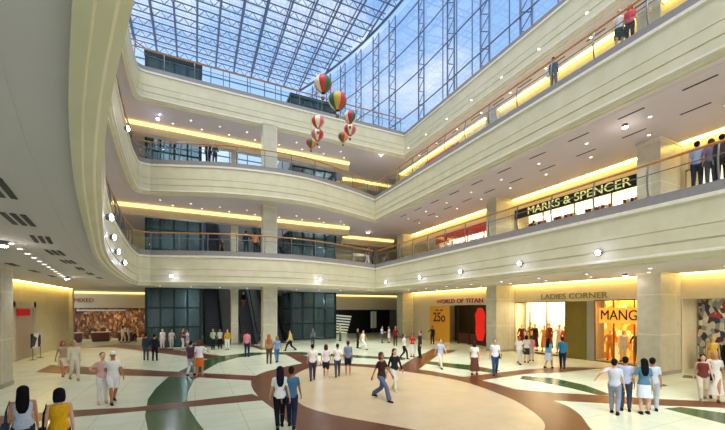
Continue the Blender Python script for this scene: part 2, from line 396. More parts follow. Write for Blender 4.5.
# ------------------------------------------------------------------ cove lights and bulkheads
def box_thing(name, a, b, m, label, cat, group=None):
    c = Vector(((a[0]+b[0])/2, (a[1]+b[1])/2, min(a[2], b[2])))
    mb = MB().box(Vector(a)-c, Vector(b)-c); o = mb.build(name, m, None, False, c); return tag(o, label, cat, group)
for li, (z0, z1) in enumerate(ZB):
    segs = [(10.1, 19.15, 'second'), (20.25, 32.9, 'far'), (-4, 9.0, 'near')]
    for (ya, yb, nm) in segs:
        xw = 21.97 if li < 2 else 20.37
        box_thing('cove_light', (xw-.19, ya, z1-.05), (xw, yb, z1-.0), covest if li < 2 else covetop, 'warm cove strip washing the %s shop header of the right wing, %s' % (nm, LN[li]), 'light')
    box_thing('cove_light', (-9.97, 26, z1-.05), (-9.78, 39.3, z1), covest, 'warm cove strip along the top of the left wall, %s' % LN[li], 'light')
for li in (1, 2):
    z1 = ZB[li][1]
    struct(MB().box((-5.8, 32.55, z1-.85), (14.0, 33.2, z1)).build('trim_%d' % (3+li), mat('bulkhead', srgb('#cdbfa2'), .6)))
    o = box_thing('cove_light', (-5.8, 32.42, z1-.28), (14.0, 32.55, z1-.04), cove, 'long glowing cove strip under the back wing ceiling, seen from the %s' % LN[li], 'light')
    struct(MB().box((14.9, 36.5, z1-.95), (21.5, 37.0, z1)).build('trim_%d' % (5+li), mat('bulkhead', srgb('#cdbfa2'), .6)))
    o = box_thing('cove_light', (14.9, 36.38, z1-.28), (21.5, 36.5, z1-.04), cove, 'short glowing cove strip behind the far right corner, seen from the %s' % LN[li], 'light')

# ------------------------------------------------------------------ railings
def edge_path(path, d): return offset(path, d)
def resample(p, step):
    P = [Vector(q) for q in p]; out = [P[0]]; acc = 0
    for i in range(1, len(P)):
        a, b = P[i-1], P[i]; L = (b-a).length; pos = 0
        while acc+(L-pos) >= step:
            pos += step-acc; out.append(a+(b-a)*(pos/L)); acc = 0
        acc += L-pos
    return out
def railing(path, zf, label, step=2.0, post_shape=True):
    p = offset(path, .28)
    c = Vector((p[0][0], p[0][1], zf))
    e = empty('balcony_railing', c, label, 'railing')
    L = lambda x, y, z: (x-c.x, y-c.y, z-c.z)
    MB().tube([L(x, y, zf+1.28) for x, y in p], .05, 8).build('handrail', wood, e, True)
    MB().tube([L(x, y, zf+.88) for x, y in p], .022, 6).build('middle_rail', steel, e, True)
    pts = resample(p, step)
    for i, q in enumerate(pts):
        mb = MB(); a = pts[max(0, i-1)]; b = pts[min(len(pts)-1, i+1)]
        t = (b-a).normalized(); n = Vector((-t.y, t.x))
        prof = [(0, 0), (.10, .35), (.12, .7), (.06, 1.05), (0, 1.25)]
        pr = [(q.x-n.x*s*.8-c.x, q.y-n.y*s*.8-c.y, h) for s, h in prof]
        mb.tube(pr, .032, 6); mb.tube([(pr[0][0], pr[0][1], 0), (pr[0][0], pr[0][1], .04)], .08, 8)
        mb.build('post', steel, e)
    for i in range(len(pts)-1):
        a, b = pts[i], pts[i+1]; d = (b-a)*.04; a2, b2 = a+d, b-d; t = (b-a).normalized(); n = Vector((-t.y, t.x))*.006
        v = [(a2.x-c.x-n.x, a2.y-c.y-n.y), (b2.x-c.x-n.x, b2.y-c.y-n.y), (b2.x-c.x+n.x, b2.y-c.y+n.y), (a2.x-c.x+n.x, a2.y-c.y+n.y)]
        MB().prism(v, .08, .82).build('glass_panel', railglass, e)
    return e
i_r = [i for i, p in enumerate(path12) if abs(p[0]-15.3) < 1e-6]
backs = path12[[i for i, p in enumerate(path12) if p[1] > 27.9][0]:i_r[0]+1]
rights = [(15.3, y) for y in [29.4-.3*k for k in range(0, 118)]]
lefts = [p for p in path12[:[i for i, p in enumerate(path12) if p[1] > 27.9][0]+1] if p[1] >= 1]
for li in (1, 2):
    zf = 7.42 if li == 1 else 13.92
    railing(backs, zf, 'wooden topped glass railing along the curved back balcony, %s level' % ('lower' if li == 1 else 'middle'))
    railing(rights, zf, 'wooden topped glass railing along the right wing balcony, %s level' % ('lower' if li == 1 else 'middle'))
    railing(lefts, zf, 'glass railing along the left wing balcony, %s level' % ('lower' if li == 1 else 'middle'))
railing([(-3.6, 28.4), (-2.9, 29.0), (18.3, 29.0)], 20.42, 'wooden topped railing of the roof terrace under the skylight')

# ------------------------------------------------------------------ skylight trusses
ZR = 33.0
def truss(name, A, B, dep, nrm, label, group, seg=1.05, r=.065):
    """a flat truss: two chords from A to B separated by the vector nrm*dep, with zigzag webbing"""
    A = Vector(A); B = Vector(B); W = Vector(nrm)*dep; n = max(2, int(round((B-A).length/seg)))
    e = empty(name, A, label, 'truss', group); O = Vector((0, 0, 0)); D = B-A
    MB().tube([O, D], r, 6).build('chord', truss_m, e); MB().tube([O+W, D+W], r, 6).build('chord', truss_m, e)
    mb = MB()
    for i in range(n):
        p = O+D*(i/n); q = O+D*((i+1)/n); m_ = (p+q)/2
        mb.tube([p, m_+W], r*.55, 5, caps=False); mb.tube([m_+W, q], r*.55, 5, caps=False)
    mb.build('webbing', truss_m, e); return e
ordn = ['first', 'second', 'third', 'fourth', 'fifth', 'sixth', 'seventh', 'eighth', 'ninth', 'tenth', 'eleventh', 'twelfth', 'thirteenth', 'fourteenth', 'fifteenth', 'sixteenth']
XEND = lambda y: wall_x(y)-.5
def wall_x(y): return 18.9 if y < 24 else 18.9-(y-24)**2*.0102
ys = [47-1.9*i for i in range(16)]
for i, y in enumerate(ys):
    truss('roof_truss', (-9, y, ZR), (XEND(y), y, ZR), .72, (0, 0, 1), 'flat latticed roof truss crossing the skylight, %s counted from the back glass wall' % ordn[i], 'cross trusses of the skylight')
for i, x in enumerate([-8.2+2.1*k for k in range(13)]):
    o = MB().tube([(0, 17.1-47, 0), (0, 0, 0)], .06, 6).tube([(0, 17.1-47, .62), (0, 0, .62)], .045, 6)
    yb = min(47, 24+math.sqrt(max(0, 18.4-x)/.0102))
    o = MB().tube([(0, 17.1-yb, .0), (0, 0, .0)], .10, 6).tube([(0, 17.1-yb, .72), (0, 0, .72)], .06, 6).build('roof_purlin', truss_m, None, False, (x, yb, ZR))
    tag(o, 'steel purlin running lengthwise under the skylight, %s counted from the left' % ordn[i], 'beam', 'lengthwise purlins of the skylight')
tag(MB().tube([(0, 0, 0)]+[(wall_x(y)-18.9, y-17, 0) for y in range(24, 48)], .13, 8).build('edge_beam', truss_m, None, False, (18.3, 17, ZR)), 'steel edge beam where the flat skylight meets the right glass wall', 'beam')
rg = MB().prism([(-9, 17), (18.3, 17)]+[(XEND(y), y) for y in range(24, 48)]+[(-9, 47)], ZR+.84, ZR+.86).build('window_2', skyglass); struct(rg)
# glass wall along the right wing
wy = [11.9, 15.6, 19.1, 22.85, 26.9, 31.2, 33.9, 36.9, 39.7, 42.3, 44.9]
for i, y in enumerate(wy):
    x = wall_x(y)
    n = (0, 1, 0) if y <= 28 else (-.33, .94, 0)
    truss('wall_truss', (x, y-.4, 20.42), (x, y-.4, ZR), .85, n, 'tall latticed steel mast of the glass wall, %s counted from the front right' % ordn[i], 'upright trusses of the glass wall', 1.3, .07)
for i, z in enumerate([21.9, 25.2, 28.5, 31.7]):
    mb = MB().tube([(18.78, 10, 0)]+[(wall_x(y)-.12, y, 0) for y in range(24, 48)], .055, 6)
    o = mb.build('glazing_rail', truss_m, None, False, (0, 0, z)); tag(o, 'horizontal steel rail across the right glass wall, %s counted from the bottom' % ordn[i], 'beam', 'horizontal rails of the glass wall')
gw = MB()
gw.prism([(18.98, 10)]+[(wall_x(y)+.08, y) for y in range(24, 48)]+[(wall_x(y)+.1, y) for y in range(47, 23, -1)]+[(19.0, 10)], 20.4, ZR)
for y in [10+1.75*k for k in range(9)]: gw.box((18.94, y-.02, 20.4), (19.02, y+.02, ZR), 1)
struct(gw.build('window_3', [skyglass, truss_m]))
# back glass wall
gb = MB().box((-9, 47.05, 20.4), (13.2, 47.08, ZR+.7))
for k in range(11): gb.box((-9+2.15*k-.05, 46.95, 20.4), (-9+2.15*k+.05, 47.1, ZR), 1)
for z in (20.6, 22.2, 23.8, 25.4, 27, 28.6, 30.2, 31.8): gb.box((-9, 46.95, z-.05), (13.2, 47.1, z+.05), 1)
struct(gb.build('window_4', [skyglass, truss_m]))
gl = MB().box((-9.03, 17, 20.4), (-9, 47, ZR+.7))
for k in range(12): gl.box((-9.1, 17+2.6*k-.05, 20.4), (-8.95, 17+2.6*k+.05, ZR), 1)
for z in (22.5, 25, 27.5, 30): gl.box((-9.1, 17, z-.05), (-8.95, 47, z+.05), 1)
struct(gl.build('window_5', [skyglass, truss_m]))

# ------------------------------------------------------------------ glass towers (lift shafts)
def tower(x0, x1, y0, y1, h, label):
    e = empty('glass_tower', ((x0+x1)/2, y0, 0), label, 'glass tower'); w2 = (x1-x0)/2; d = y1-y0
    fr = MB(); nx = 4
    for i in range(nx+1):
        x = -w2+2*w2*i/nx; fr.box((x-.07, 0, 0), (x+.07, .14, h))
    for y in (0, d):
        for x in (-w2, w2): fr.box((x-.1, y-.02, 0), (x+.1, y+.18, h))
    z = 0
    while z < h:
        fr.box((-w2, .01, z), (w2, .13, z+.12)); fr.box((-w2-.02, 0, z), (-w2+.1, d, z+.12)); fr.box((w2-.1, 0, z), (w2+.02, d, z+.12)); z += 1.62
    fr.box((-w2-.15, -.1, h-.35), (w2+.15, d+.1, h)); fr.build('steel_frame', darkm, e)
    MB().box((-w2, .05, .1), (w2, .07, h-.3)).box((-w2, .05, .1), (-w2+.02, d, h-.3)).box((w2-.02, .05, .1), (w2, d, h-.3)).build('glazing', teal, e)
    for zz in (4.0, 9.5, 16.5):  # added fill lights with no fitting, brightening the tower from inside
        l = bpy.data.lights.new('tower_fill', 'POINT'); l.energy = 220; l.color = (.95, .95, 1); l.shadow_soft_size = .2
        lo = bpy.data.objects.new('tower_fill', l); C.objects.link(lo); lo.location = ((x0+x1)/2+1, y0+1.0, zz)
    MB().box((-w2, d-.05, 0), (w2, d, 11.3)).build('back_panel', patchy('tower_lining', ['#566868', '#7a8c90', '#8e9ea2', '#3c4c4a', '#a0b0b4'], .55, 0), e)
    b = MB()
    for zz in (6.2, 12.7, 19.2): b.box((-w2+.1, .3, zz), (w2-.1, d-.1, zz+.4))
    for k in range(5): b.tube([(-w2+.4+k*.25, 1.0+k*.1, 0), (-w2+.9+k*.5, 1.2, h-.5)], .05, 5)
    b.build('inner_floor', greym, e)
    car = MB().box((-.8, .8, 2.2), (.8, 2.2, 4.6)).box((-.9, .7, 2.0), (.9, 2.3, 2.2)).box((-.9, .7, 4.6), (.9, 2.3, 4.8)); car.build('lift_car', greym, e)
    return e
tower(-3.6, .42, 33.5, 37.5, 24.3, 'tall dark teal glass tower left of the escalators')
tower(8.9, 13.7, 35.6, 39.3, 25.3, 'tall dark teal glass tower right of the escalators')

# ------------------------------------------------------------------ escalators
tread = mat('tread_metal', srgb('#43464a'), .4, .5)
def escalator(x0, x1, y0, z0, z1, run, label, sidem=blackm):
    e = empty('escalator', ((x0+x1)/2, y0, z0), label, 'escalator', None); w2 = (x1-x0)/2; h = z1-z0
    s = MB(); n = int(h/.2)
    for i in range(n):
        s.box((-w2+.25, run*i/n, h*i/n-.35), (w2-.25, run*(i+1)/n+.03, h*(i+1)/n))
    s.box((-w2+.25, -1.3, -.02 if z0 == 0 else -.1), (w2-.25, .02, .04)); s.box((-w2+.25, run, h-.2), (w2-.25, run+1.2, h+.03)); s.build('steps', tread, e)
    for sg in (-1, 1):
        x = sg*(w2-.12)
        poly = [(-1.2, 0), (0, 0), (run, h), (run+1.2, h), (run+1.2, h-.5), (run+.2, h-.5), (.3, -.05 if z0 == 0 else -.5), (-1.2, -.04 if z0 == 0 else -.2)]
        v = [(x-.1, a, b+.15) for a, b in poly]+[(x+.1, a, b+.15) for a, b in poly]; k = len(poly)
        v = [(q[0], q[1], max(q[2], 0.0) if z0 == 0 else q[2]) for q in v]
        MB().add(v, [tuple(range(k)), tuple(range(2*k-1, k-1, -1))]+[(i, (i+1) % k+0, (i+1) % k+k, i+k) for i in range(k)]).build('side_truss', sidem, e)
        v = [(x-.015, a, b) for a, b in [(-1.1, .15), (0, .15), (run, h+.15), (run+1.1, h+.15), (run+1.1, h+.98), (run, h+.98), (0, .98), (-1.1, .98)]]
        v += [(a+.03, b, c) for a, b, c in v]; k = 8
        MB().add(v, [tuple(range(k)), tuple(range(2*k-1, k-1, -1))]+[(i, (i+1) % k, (i+1) % k+k, i+k) for i in range(k)]).build('balustrade', greym if sidem is greym else mat('smoked_panel', srgb('#2a2c2e'), .2, .2), e)
        cur = [(x, -1.1, .3), (x, -1.3, .45), (x, -1.38, .65), (x, -1.3, .88), (x, -1.1, 1.0), (x, 0, 1.02), (x, run, h+1.02), (x, run+1.1, h+1.0), (x, run+1.3, h+.88), (x, run+1.38, h+.65), (x, run+1.2, h+.4)]
        MB().tube(cur, .06, 8).build('handrail', blackm, e, True)
    return e
escalator(.65, 2.35, 34.2, 0, 7.4, 11.0, 'dark escalator rising from the ground floor left of the slim column')
escalator(3.7, 5.4, 34.2, 0, 7.4, 9.5, 'grey sided escalator rising from the ground floor right of the slim column', greym)
escalator(6.4, 8.0, 34.2, 0, 7.4, 10.5, 'dark escalator rising from the ground floor beside the right glass tower')
escalator(.8, 2.4, 34.9, 7.4, 13.9, 10.0, 'dark escalator climbing from the first balcony left of the slim column')
escalator(6.2, 7.8, 34.9, 7.4, 13.9, 10.0, 'dark escalator climbing from the first balcony beside the right glass tower')

# ------------------------------------------------------------------ ceiling fittings
def edgeX(y):
    best = min((p for p in path12 if p[0] < 4), key=lambda p: abs(p[1]-y)); return best[0]
def vent(x, y, z, ang, n, label, group, L=1.1):
    mb = MB()
    for k in range(n):
        xo = (k-(n-1)/2)*.14; mb.box((xo-.04, -L/2, -.012), (xo+.04, L/2, .03))
    o = mb.build('ceiling_vent', slotm, None, False, (x, y, z), ang); return tag(o, label, 'ceiling vent', group)
for k, (y, n) in enumerate([(6.9, 3), (9.2, 3), (11.6, 3), (14.1, 3), (16.6, 3), (19.2, 2), (21.8, 2), (24.4, 2)]):
    x = edgeX(y)-1.35; a = math.atan2(edgeX(y+.6)-edgeX(y-.6), 1.2)
    vent(x, y, 4.965, -a, n, 'dark slotted air vent in the grey ceiling at the left, %s from the camera' % ordn[k], 'air vents of the left ceiling')
for k, y in enumerate([13.2, 15.8, 18.6, 21.4, 24.2]):
    vent(edgeX(y)-3.4, y, 4.965, .1, 2, 'small dark slot in the left ceiling behind the downlights, %s from the camera' % ordn[k], 'rear slots of the left ceiling')
rimw = mat('downlight_rim', srgb('#dcdad0'), .4)
dl_rim = MB().tube([(0, 0, -.03), (0, 0, .0)], .10, 14).mesh('rim', rimw)
dl_lens = MB().tube([(0, 0, -.04), (0, 0, -.02)], .06, 14).mesh('lens', lampm)
def downlight(x, y, z, label, group, s=1):
    e = empty('downlight', (x, y, z), label, 'downlight', group); a = link('rim', dl_rim, e); b = link('lens', dl_lens, a); e.scale = (s, s, 1)
for k in range(12):
    y = 12.4+k*1.05; downlight(-4.4-(y-12.4)*.17, y, 4.965, 'small round downlight in the row along the left ceiling', 'downlights of the left ceiling')
def star(x, y, z, n, m, label, group):
    e = empty('spotlight', (x, y, z), label, 'spotlight', group); n = Vector(n)
    MB().tube([(0, 0, 0), tuple(n*.12)], [.1, .13], 12).build('housing', steel, e)
    MB().tube([tuple(n*.10), tuple(n*.15)], [.115, .09], 12).build('lens', m, e)
    l = bpy.data.lights.new('spotlight_glow', 'POINT'); l.energy = 8; l.color = (.60, .62, 1) if m is bluelamp else (1, .86, .82); l.shadow_soft_size = .05
    lo = bpy.data.objects.new('spotlight_glow', l); C.objects.link(lo); lo.parent = e; lo.location = n*.45
for k, y in enumerate([6.9, 11.0, 16.2, 21.5, 27.0]):
    star(15.3+.04, [9.05, 13.0, 17.5, 22.0, 27.2][k], 5.58, (-1, 0, -.15), bluelamp, 'bright blue white spotlight on the lower right wing fascia, %s from the front' % ordn[k], 'spotlights on the lower fascias')
for k, px in enumerate([168, 320]):
    # on the arc
    best = min(backs, key=lambda p: abs((p[0]*FY-p[1]*FX)/(p[0]*FX+p[1]*FY)-(px-CX)/F)); star(best[0], best[1]+.05, 5.56, (0, -1, -.15), bluelamp, 'blue white spotlight on the curved back fascia, %s of the two' % ['left', 'right'][k], 'spotlights on the lower fascias')
for k, y in enumerate([13.5, 16.0, 18.8, 21.8]):
    star(edgeX(y), y, [6.1, 5.9, 5.75, 5.6][k], (1, -.2, 0), bluelamp, 'blue white spotlight on the curved left fascia, %s from the front' % ordn[k], 'spotlights on the left fascia')
star(edgeX(17)+.05, 19.5, 8.3+3.3, (1, -.3, 0), bluelamp, 'bright spotlight under the middle left balcony', 'spotlights on the left fascia')
x, y = -2.6, 31.2; star(x, y, 17.9, (.1, -.4, -.9), bluelamp, 'large bright spotlight under the top floor ceiling at the left', None)
for (px, py, z, nm) in [(3, 242, 4.95, 'at the left edge of the photo'), (67, 277, 4.95, 'farther along the left ceiling'), (625, 274, 4.95, 'before the wide right pillar'), (233, 296, 4.95, 'above the slim column'), (368, 232, 11.45, 'at the far corner of the first balcony'), (381, 154, 17.95, 'at the far corner of the upper balcony'), (625, 125, 11.45, 'above the first balcony railing')]:
    p = floor_pt(px, py, z); star(p.x, p.y, z+.02, (0, 0, -1), pinklamp, 'pinkish glowing ceiling spotlight '+nm, None)
for li, (z0, z1) in enumerate(ZB):
    if li:
        ya = 6.2
        for k in range(10):
            y = 6.3+k*2.25
            vent(16.65 if li == 1 else 18.6, y, z1-.005, 0, 1, 'dark slot vent in the front row of right wing ceiling over the %s' % LN[li], 'front row slots over the %s' % LN[li], 1.0)
            vent(18.65 if li == 1 else 19.5, y+.9, z1-.005, 0, 1, 'dark slot vent in the rear row of right wing ceiling over the %s' % LN[li], 'rear row slots over the %s' % LN[li], 1.0)
    for k in range(9):
        y = 5.6+k*2.7
        downlight(17.6, y, z1-.005, 'small round downlight in the front row of the right wing ceiling over the %s' % LN[li], 'front downlights over the %s' % LN[li])
        downlight(19.4, y+.9, z1-.005, 'small round downlight in the rear row of the right wing ceiling over the %s' % LN[li], 'rear downlights over the %s' % LN[li])
    for k in range(8):
        x = -2.4+k*2.1; downlight(x, 30.6, z1-.005, 'small round downlight in the back wing ceiling over the %s' % LN[li], 'back wing downlights over the %s' % LN[li])
        if li: downlight(x+.8, 31.7, z1-.005, 'small round downlight beside the glowing cove over the %s' % LN[li], 'cove side downlights over the %s' % LN[li])

# ------------------------------------------------------------------ shop fronts
red = mat('sign_red', srgb('#c02a20'), .5, emit=.25); darkred = mat('sign_dark_red', srgb('#a02418'), .5)
gold = mat('sign_gold', srgb('#8c8a3a'), .5); black = mat('sign_black', srgb('#121410'), .4); ylet = mat('sign_letters', srgb('#e8ea9a'), .5, emit=.45)
def yx(px): return on_X(px, XF)[0]
def zx(px, py):
    Y, D = on_X(px, XF); return H+(HY-py)*D/F
def sign(name, label, cat, ya, yb, za, zb, boardm, txt, size, lm, squash=1.0, bold=.0, depth=.02):
    yc, zc = (ya+yb)/2, (za+zb)/2; e = empty(name, (XF-.06, yc, zc), label, cat)
    bd = None
    if boardm: bd = MB().box((0, -(yb-ya)/2, -(zb-za)/2), (.055, (yb-ya)/2, (zb-za)/2)).build('board', boardm, e)
    letters(txt, size, lm, bd or e, (-.03 if boardm else .03, 0, 0), 'right', depth, bold, squash); return e
sign('shop_sign', 'long black sign with pale yellow letters reading MARKS & SPENCER on the first balcony', 'sign', 10.1, 19.15, 9.98, 10.66, black, 'MARKS & SPENCER', .72, ylet, 1.12, .0)
sign('shop_sign', 'plain red sign band over the far shop of the first balcony', 'sign', 20.3, 28.9, 9.75, 10.5, red, ' ', .3, red)
sign('shop_sign', 'red letters reading WORLD OF TITAN over the ground floor shop', 'sign', yx(482), yx(438), 3.75, 4.1, None, 'WORLD OF TITAN', .56, darkred, 1.35, .006)
sign('shop_sign', 'olive green letters reading LADIES CORNER over the ground floor shop', 'sign', yx(614), yx(537), 3.85, 4.2, None, 'LADIES CORNER', .5, gold, 1.2, .0)
# lit display windows on the ground floor
warm = mat('warm_backdrop', srgb('#f0b95c'), .7, emit=.9, ecol=srgb('#f2a63c')); pale = mat('pale_backdrop', srgb('#fff2cf'), .7, emit=.8, ecol=srgb('#fff0c8'))
def display(ya, yb, za, zb, back, label, depth=1.6, glassm=shopglass, div=3, XF=22.0, bh=0):
    e = empty('display_window', (XF+.1, (ya+yb)/2, za), label, 'shop window'); w2 = (yb-ya)/2; h = zb-za
    MB().box((depth, -w2, 0), (depth+.06, w2, h+bh)).build('backdrop', back, e)
    MB().box((0, -w2, .0), (depth, w2, .12)).build('plinth', mat('window_plinth', srgb('#d8c79a'), .5), e)
    fr = MB(); 
    for k in range(div+1):
        y = -w2+2*w2*k/div; fr.box((-.04, y-.03, 0), (.04, y+.03, h))
    fr.box((-.04, -w2, h-.06), (.04, w2, h)); fr.box((-.04, -w2, .0), (.04, w2, .06)); fr.build('frame', mat('brass_frame', srgb('#8a6a34'), .4, .4), e)
    MB().box((-.01, -w2, .06), (.0, w2, h-.06)).build('pane', glassm, e)
    return e
mango_b = patchy('amber_panel', ['#f2a02a', '#ffd060', '#e8861c', '#ffe9a0', '#f6b440', '#c8701c'], 5, .55)
display(10.1, 13.3, .02, 3.75, mango_b, 'amber lit shop window with dark letters beside the wide right pillar', .9)
display(15.2, 19.3, .02, 3.72, pale, 'bright cream lit shop window full of dressed mannequins, left of the olive doorway', 1.3)
e = empty('shop_sign', (XF-.08, 11.62, 2.82), 'dark letters reading MANGO inside the amber lit shop window', 'sign')
letters('MANGO', .82, mat('sign_umber', srgb('#3a1c08'), .5), e, (0, -.0, 0), 'right', .02, .0, .82)
tag(e, e['label'], 'sign')
MB().box((.03, -1.35, -.45), (.05, 1.35, .45)).build('board', mat('amber_board', srgb('#f4ab3e'), .6, emit=.7), e)
# door between (olive leaf and grey panel)
d = empty('door_1', (XF+.12, 13.8, 0), 'x', 'x'); del d['label']; del d['category']; struct(d)
MB().box((-.03, -.5, 0), (.04, -.0, 3.7)).build('door_leaf', mat('door_grey', srgb('#a39f92'), .4), d)
MB().box((-.03, .0, 0), (.04, 1.38, 3.7)).build('door_leaf', mat('door_olive', srgb('#7c6c24'), .45), d)
MB().tube([(-.08, .1, .9), (-.08, .1, 1.5)], .02).build('door_handle', steel, d)
# watch shop: amber poster panel, dark opening, red banner, counter
e = empty('poster_panel', (XF-.05, 28.2, 0), 'tall amber poster with a dark red printed pattern left of the watch shop opening', 'poster')
ya, yb = yx(450), yx(430)
MB().box((-.0, ya-28.2, .0), (.05, yb-28.2, 3.5)).build('panel', mat('amber_poster', srgb('#d0922a'), .5, emit=.15), e)
letters('25o', 1.25, mat('poster_ink', srgb('#5a1e10'), .5), e, (-.01, (ya+yb)/2-28.2, 2.35), 'right', .006, .03, 1.0, 'printing')
letters('~ ~', .8, mat('poster_ink', srgb('#5a1e10'), .5), e, (-.01, (ya+yb)/2-28.2, 3.1), 'right', .006, .03, 1.0, 'printing')
wall('wall_watch_shop', (XF+2.2, 20.3, 0), (XF+2.3, 28.7, 4), mat('brown_backing', srgb('#5a4a2a'), .6))
cn = empty('shop_counter', (XF+.9, 24.2, 0), 'dark reddish brown counter in the watch shop opening', 'counter')
MB().box((-.3, -2.2, 0), (.3, 2.2, 1.0)).build('body', mat('mahogany', srgb('#5a2a18'), .4), cn); MB().box((-.36, -2.25, 1.0), (.36, 2.25, 1.06)).build('counter_top', mat('dark_top', srgb('#33241c'), .2), cn)
bn = MB()
zz = [.5, 1.2, 2.0, 2.7, 3.3]; wv = [.3, .55, .5, .6, .25]
for k in range(4):
    v = [(0, -wv[k], zz[k]), (0, wv[k], zz[k]), (0, wv[k+1], zz[k+1]), (0, -wv[k+1], zz[k+1])]; v += [(.04, a, b) for _, a, b in v]
    bn.add(v, [(0, 1, 2, 3), (7, 6, 5, 4), (0, 4, 5, 1), (1, 5, 6, 2), (2, 6, 7, 3), (3, 7, 4, 0)])
be = empty('hanging_banner', (XF-.12, 22.7, 0), 'bright red oval hanging banner at the right side of the watch shop', 'banner')
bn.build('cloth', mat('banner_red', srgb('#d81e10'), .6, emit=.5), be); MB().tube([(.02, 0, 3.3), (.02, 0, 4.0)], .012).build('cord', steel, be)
for y, nm in ((24.2, 'right'), (25.6, 'left')):
    box_thing('upright', (XF-.02, y-.04, 0), (XF+.06, y+.04, 3.55), mat('bronze', srgb('#4c3a20'), .4, .4), 'slim bronze upright in the watch shop opening, %s of the two' % nm, 'post')
# shop beside the big pillar (far right)
sh = patchy('stock_wall', ['#5a3228', '#8a8a86', '#2c3a4a', '#c2b8a0', '#a03c2c', '#7c8c74', '#d8ccb0'], 6, .08)
MB().box((0, 0, 0), (.1, 0, 0))
wall('wall_stock', (XF+2.6, -5, 0), (XF+2.7, 9.4, 3.9), sh)
# far left shop and far right shop at the back
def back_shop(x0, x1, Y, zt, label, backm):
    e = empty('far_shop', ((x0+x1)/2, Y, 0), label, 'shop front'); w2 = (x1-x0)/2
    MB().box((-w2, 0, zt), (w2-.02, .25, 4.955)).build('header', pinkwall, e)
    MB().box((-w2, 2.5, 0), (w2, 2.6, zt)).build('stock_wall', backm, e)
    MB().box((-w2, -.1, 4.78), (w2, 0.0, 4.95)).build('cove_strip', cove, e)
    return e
bs1 = back_shop(-11.9, -3.9, 43.8, 3.3, 'distant shop with red lettering and orange stock beyond the left wall', patchy('left_stock', ['#5a341e', '#94602e', '#3a2820', '#74422c', '#a88458', '#402420', '#6a5640'], 6.0, 0))
letters('MIXED', .58, darkred, bs1, (-2.15, -.03, 4.05), 'back', .02, .0, .95)
MB().box((-2.6, -.6, 3.0), (1.4, -.1, 3.15)).build('canopy', whitem, bs1)
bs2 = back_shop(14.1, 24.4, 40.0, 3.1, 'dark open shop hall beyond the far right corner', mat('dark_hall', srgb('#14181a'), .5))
st = empty('white_ramp', (16.2, 40.6, 0), 'white slatted ramp with dark treads inside the dark hall', 'ramp')
for k in range(7):
    z = 2.6-k*.34
    v = [(-1.6, 0, z-.16), (1.6-k*.1, 0, z-.45), (1.6-k*.1, 0, z-.27), (-1.6, 0, z)]; v += [(a, 1.2, c) for a, b, c in v]
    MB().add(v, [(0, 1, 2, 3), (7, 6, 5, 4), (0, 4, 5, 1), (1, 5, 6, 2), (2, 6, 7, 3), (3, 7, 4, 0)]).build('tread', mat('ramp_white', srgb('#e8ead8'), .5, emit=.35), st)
MB().box((-1.7, .1, 0), (-1.6, 1.2, 2.6)).build('stringer', darkm, st)
bb = empty('banner_stand', (20.3, 39.4, 0), 'tall pale banner stand at the right of the dark hall', 'banner')
MB().tube([(0, 0, 0), (0, 0, 3.0)], .03).build('pole', steel, bb); MB().box((-.4, -.02, .8), (.4, .02, 2.9)).build('cloth', mat('banner_pale', srgb('#e6e8d0'), .6), bb)
goods = [cloth_m for cloth_m in [mat('goods_%d' % i, srgb(c), .6) for i, c in enumerate(['#b04a2a', '#d8c8a0', '#3a3230', '#c88a3a', '#7a2c24', '#e8e0d0'])]]
for k, (x, y) in enumerate([(-10.6, 42.3), (-8.4, 42.6), (-6.2, 42.2)]):
    e = empty('display_counter', (x, y, 0), 'low dark wooden counter in front of the distant left shop, %s from the left' % ordn[k], 'counter')
    MB().box((-.7, -.3, .08), (.7, .3, .9)).build('body', mat('mahogany', srgb('#5a2a18'), .4), e); MB().box((-.75, -.35, .9), (.75, .35, .96)).build('counter_top', whitem, e); MB().box((-.65, -.25, 0), (.65, .25, .08)).build('plinth', darkm, e)
    for q in range(4):
        xx = x-.5+.33*q
        o = MB().box((-.1, -.1, 0), (.1, .1, .22+.08*(q % 3))).box((-.085, -.085, .22+.08*(q % 3)), (.085, .085, .26+.08*(q % 3))).build('goods_box', goods[(k*2+q) % 6], None, False, (xx, y, .96))
        tag(o, 'small lidded box on the %s counter from the left at the distant shop' % ordn[k], 'box', 'boxes on the %s counter' % ordn[k])
# left wall fittings
e = empty('lift_door', (-9.97, 29.9, 0), 'pinkish panel door with a pale surround in the left wall', 'door')
MB().box((0, -1.4, 0), (.03, 1.3, 3.3)).build('door_panel', mat('pink_panel', srgb('#c9b7a8'), .5), e)
MB().box((0, -1.75, 0), (.08, -1.4, 3.65)).box((0, 1.3, 0), (.08, 1.65, 3.65)).box((0, -1.75, 3.3), (.08, 1.65, 3.65)).build('surround', mat('surround', srgb('#d3ccb8'), .4), e)
box_thing('red_sign', (-9.86, 28.6, 2.78), (-9.80, 30.3, 3.2), mat('small_red', srgb('#c4161c'), .5, emit=.2), 'small plain red sign over the door in the left wall', 'sign')
e = empty('photo_board', (-9.2, 29.4, 0), 'low board with black and white picture standing by the left wall', 'board')
MB().box((-.02, -.85, .75), (.02, .85, 1.65)).build('board', patchy('bw_print', ['#101010', '#f0f0f0', '#303030', '#d8d8d8'], 2.2, 0), e)
MB().tube([(0, -.6, 0), (0, -.6, .8)], .02).tube([(0, .6, 0), (0, .6, .8)], .02).box((-.15, -.7, 0), (.15, -.5, .03)).box((-.15, .5, 0), (.15, .7, .03)).build('stand', steel, e)

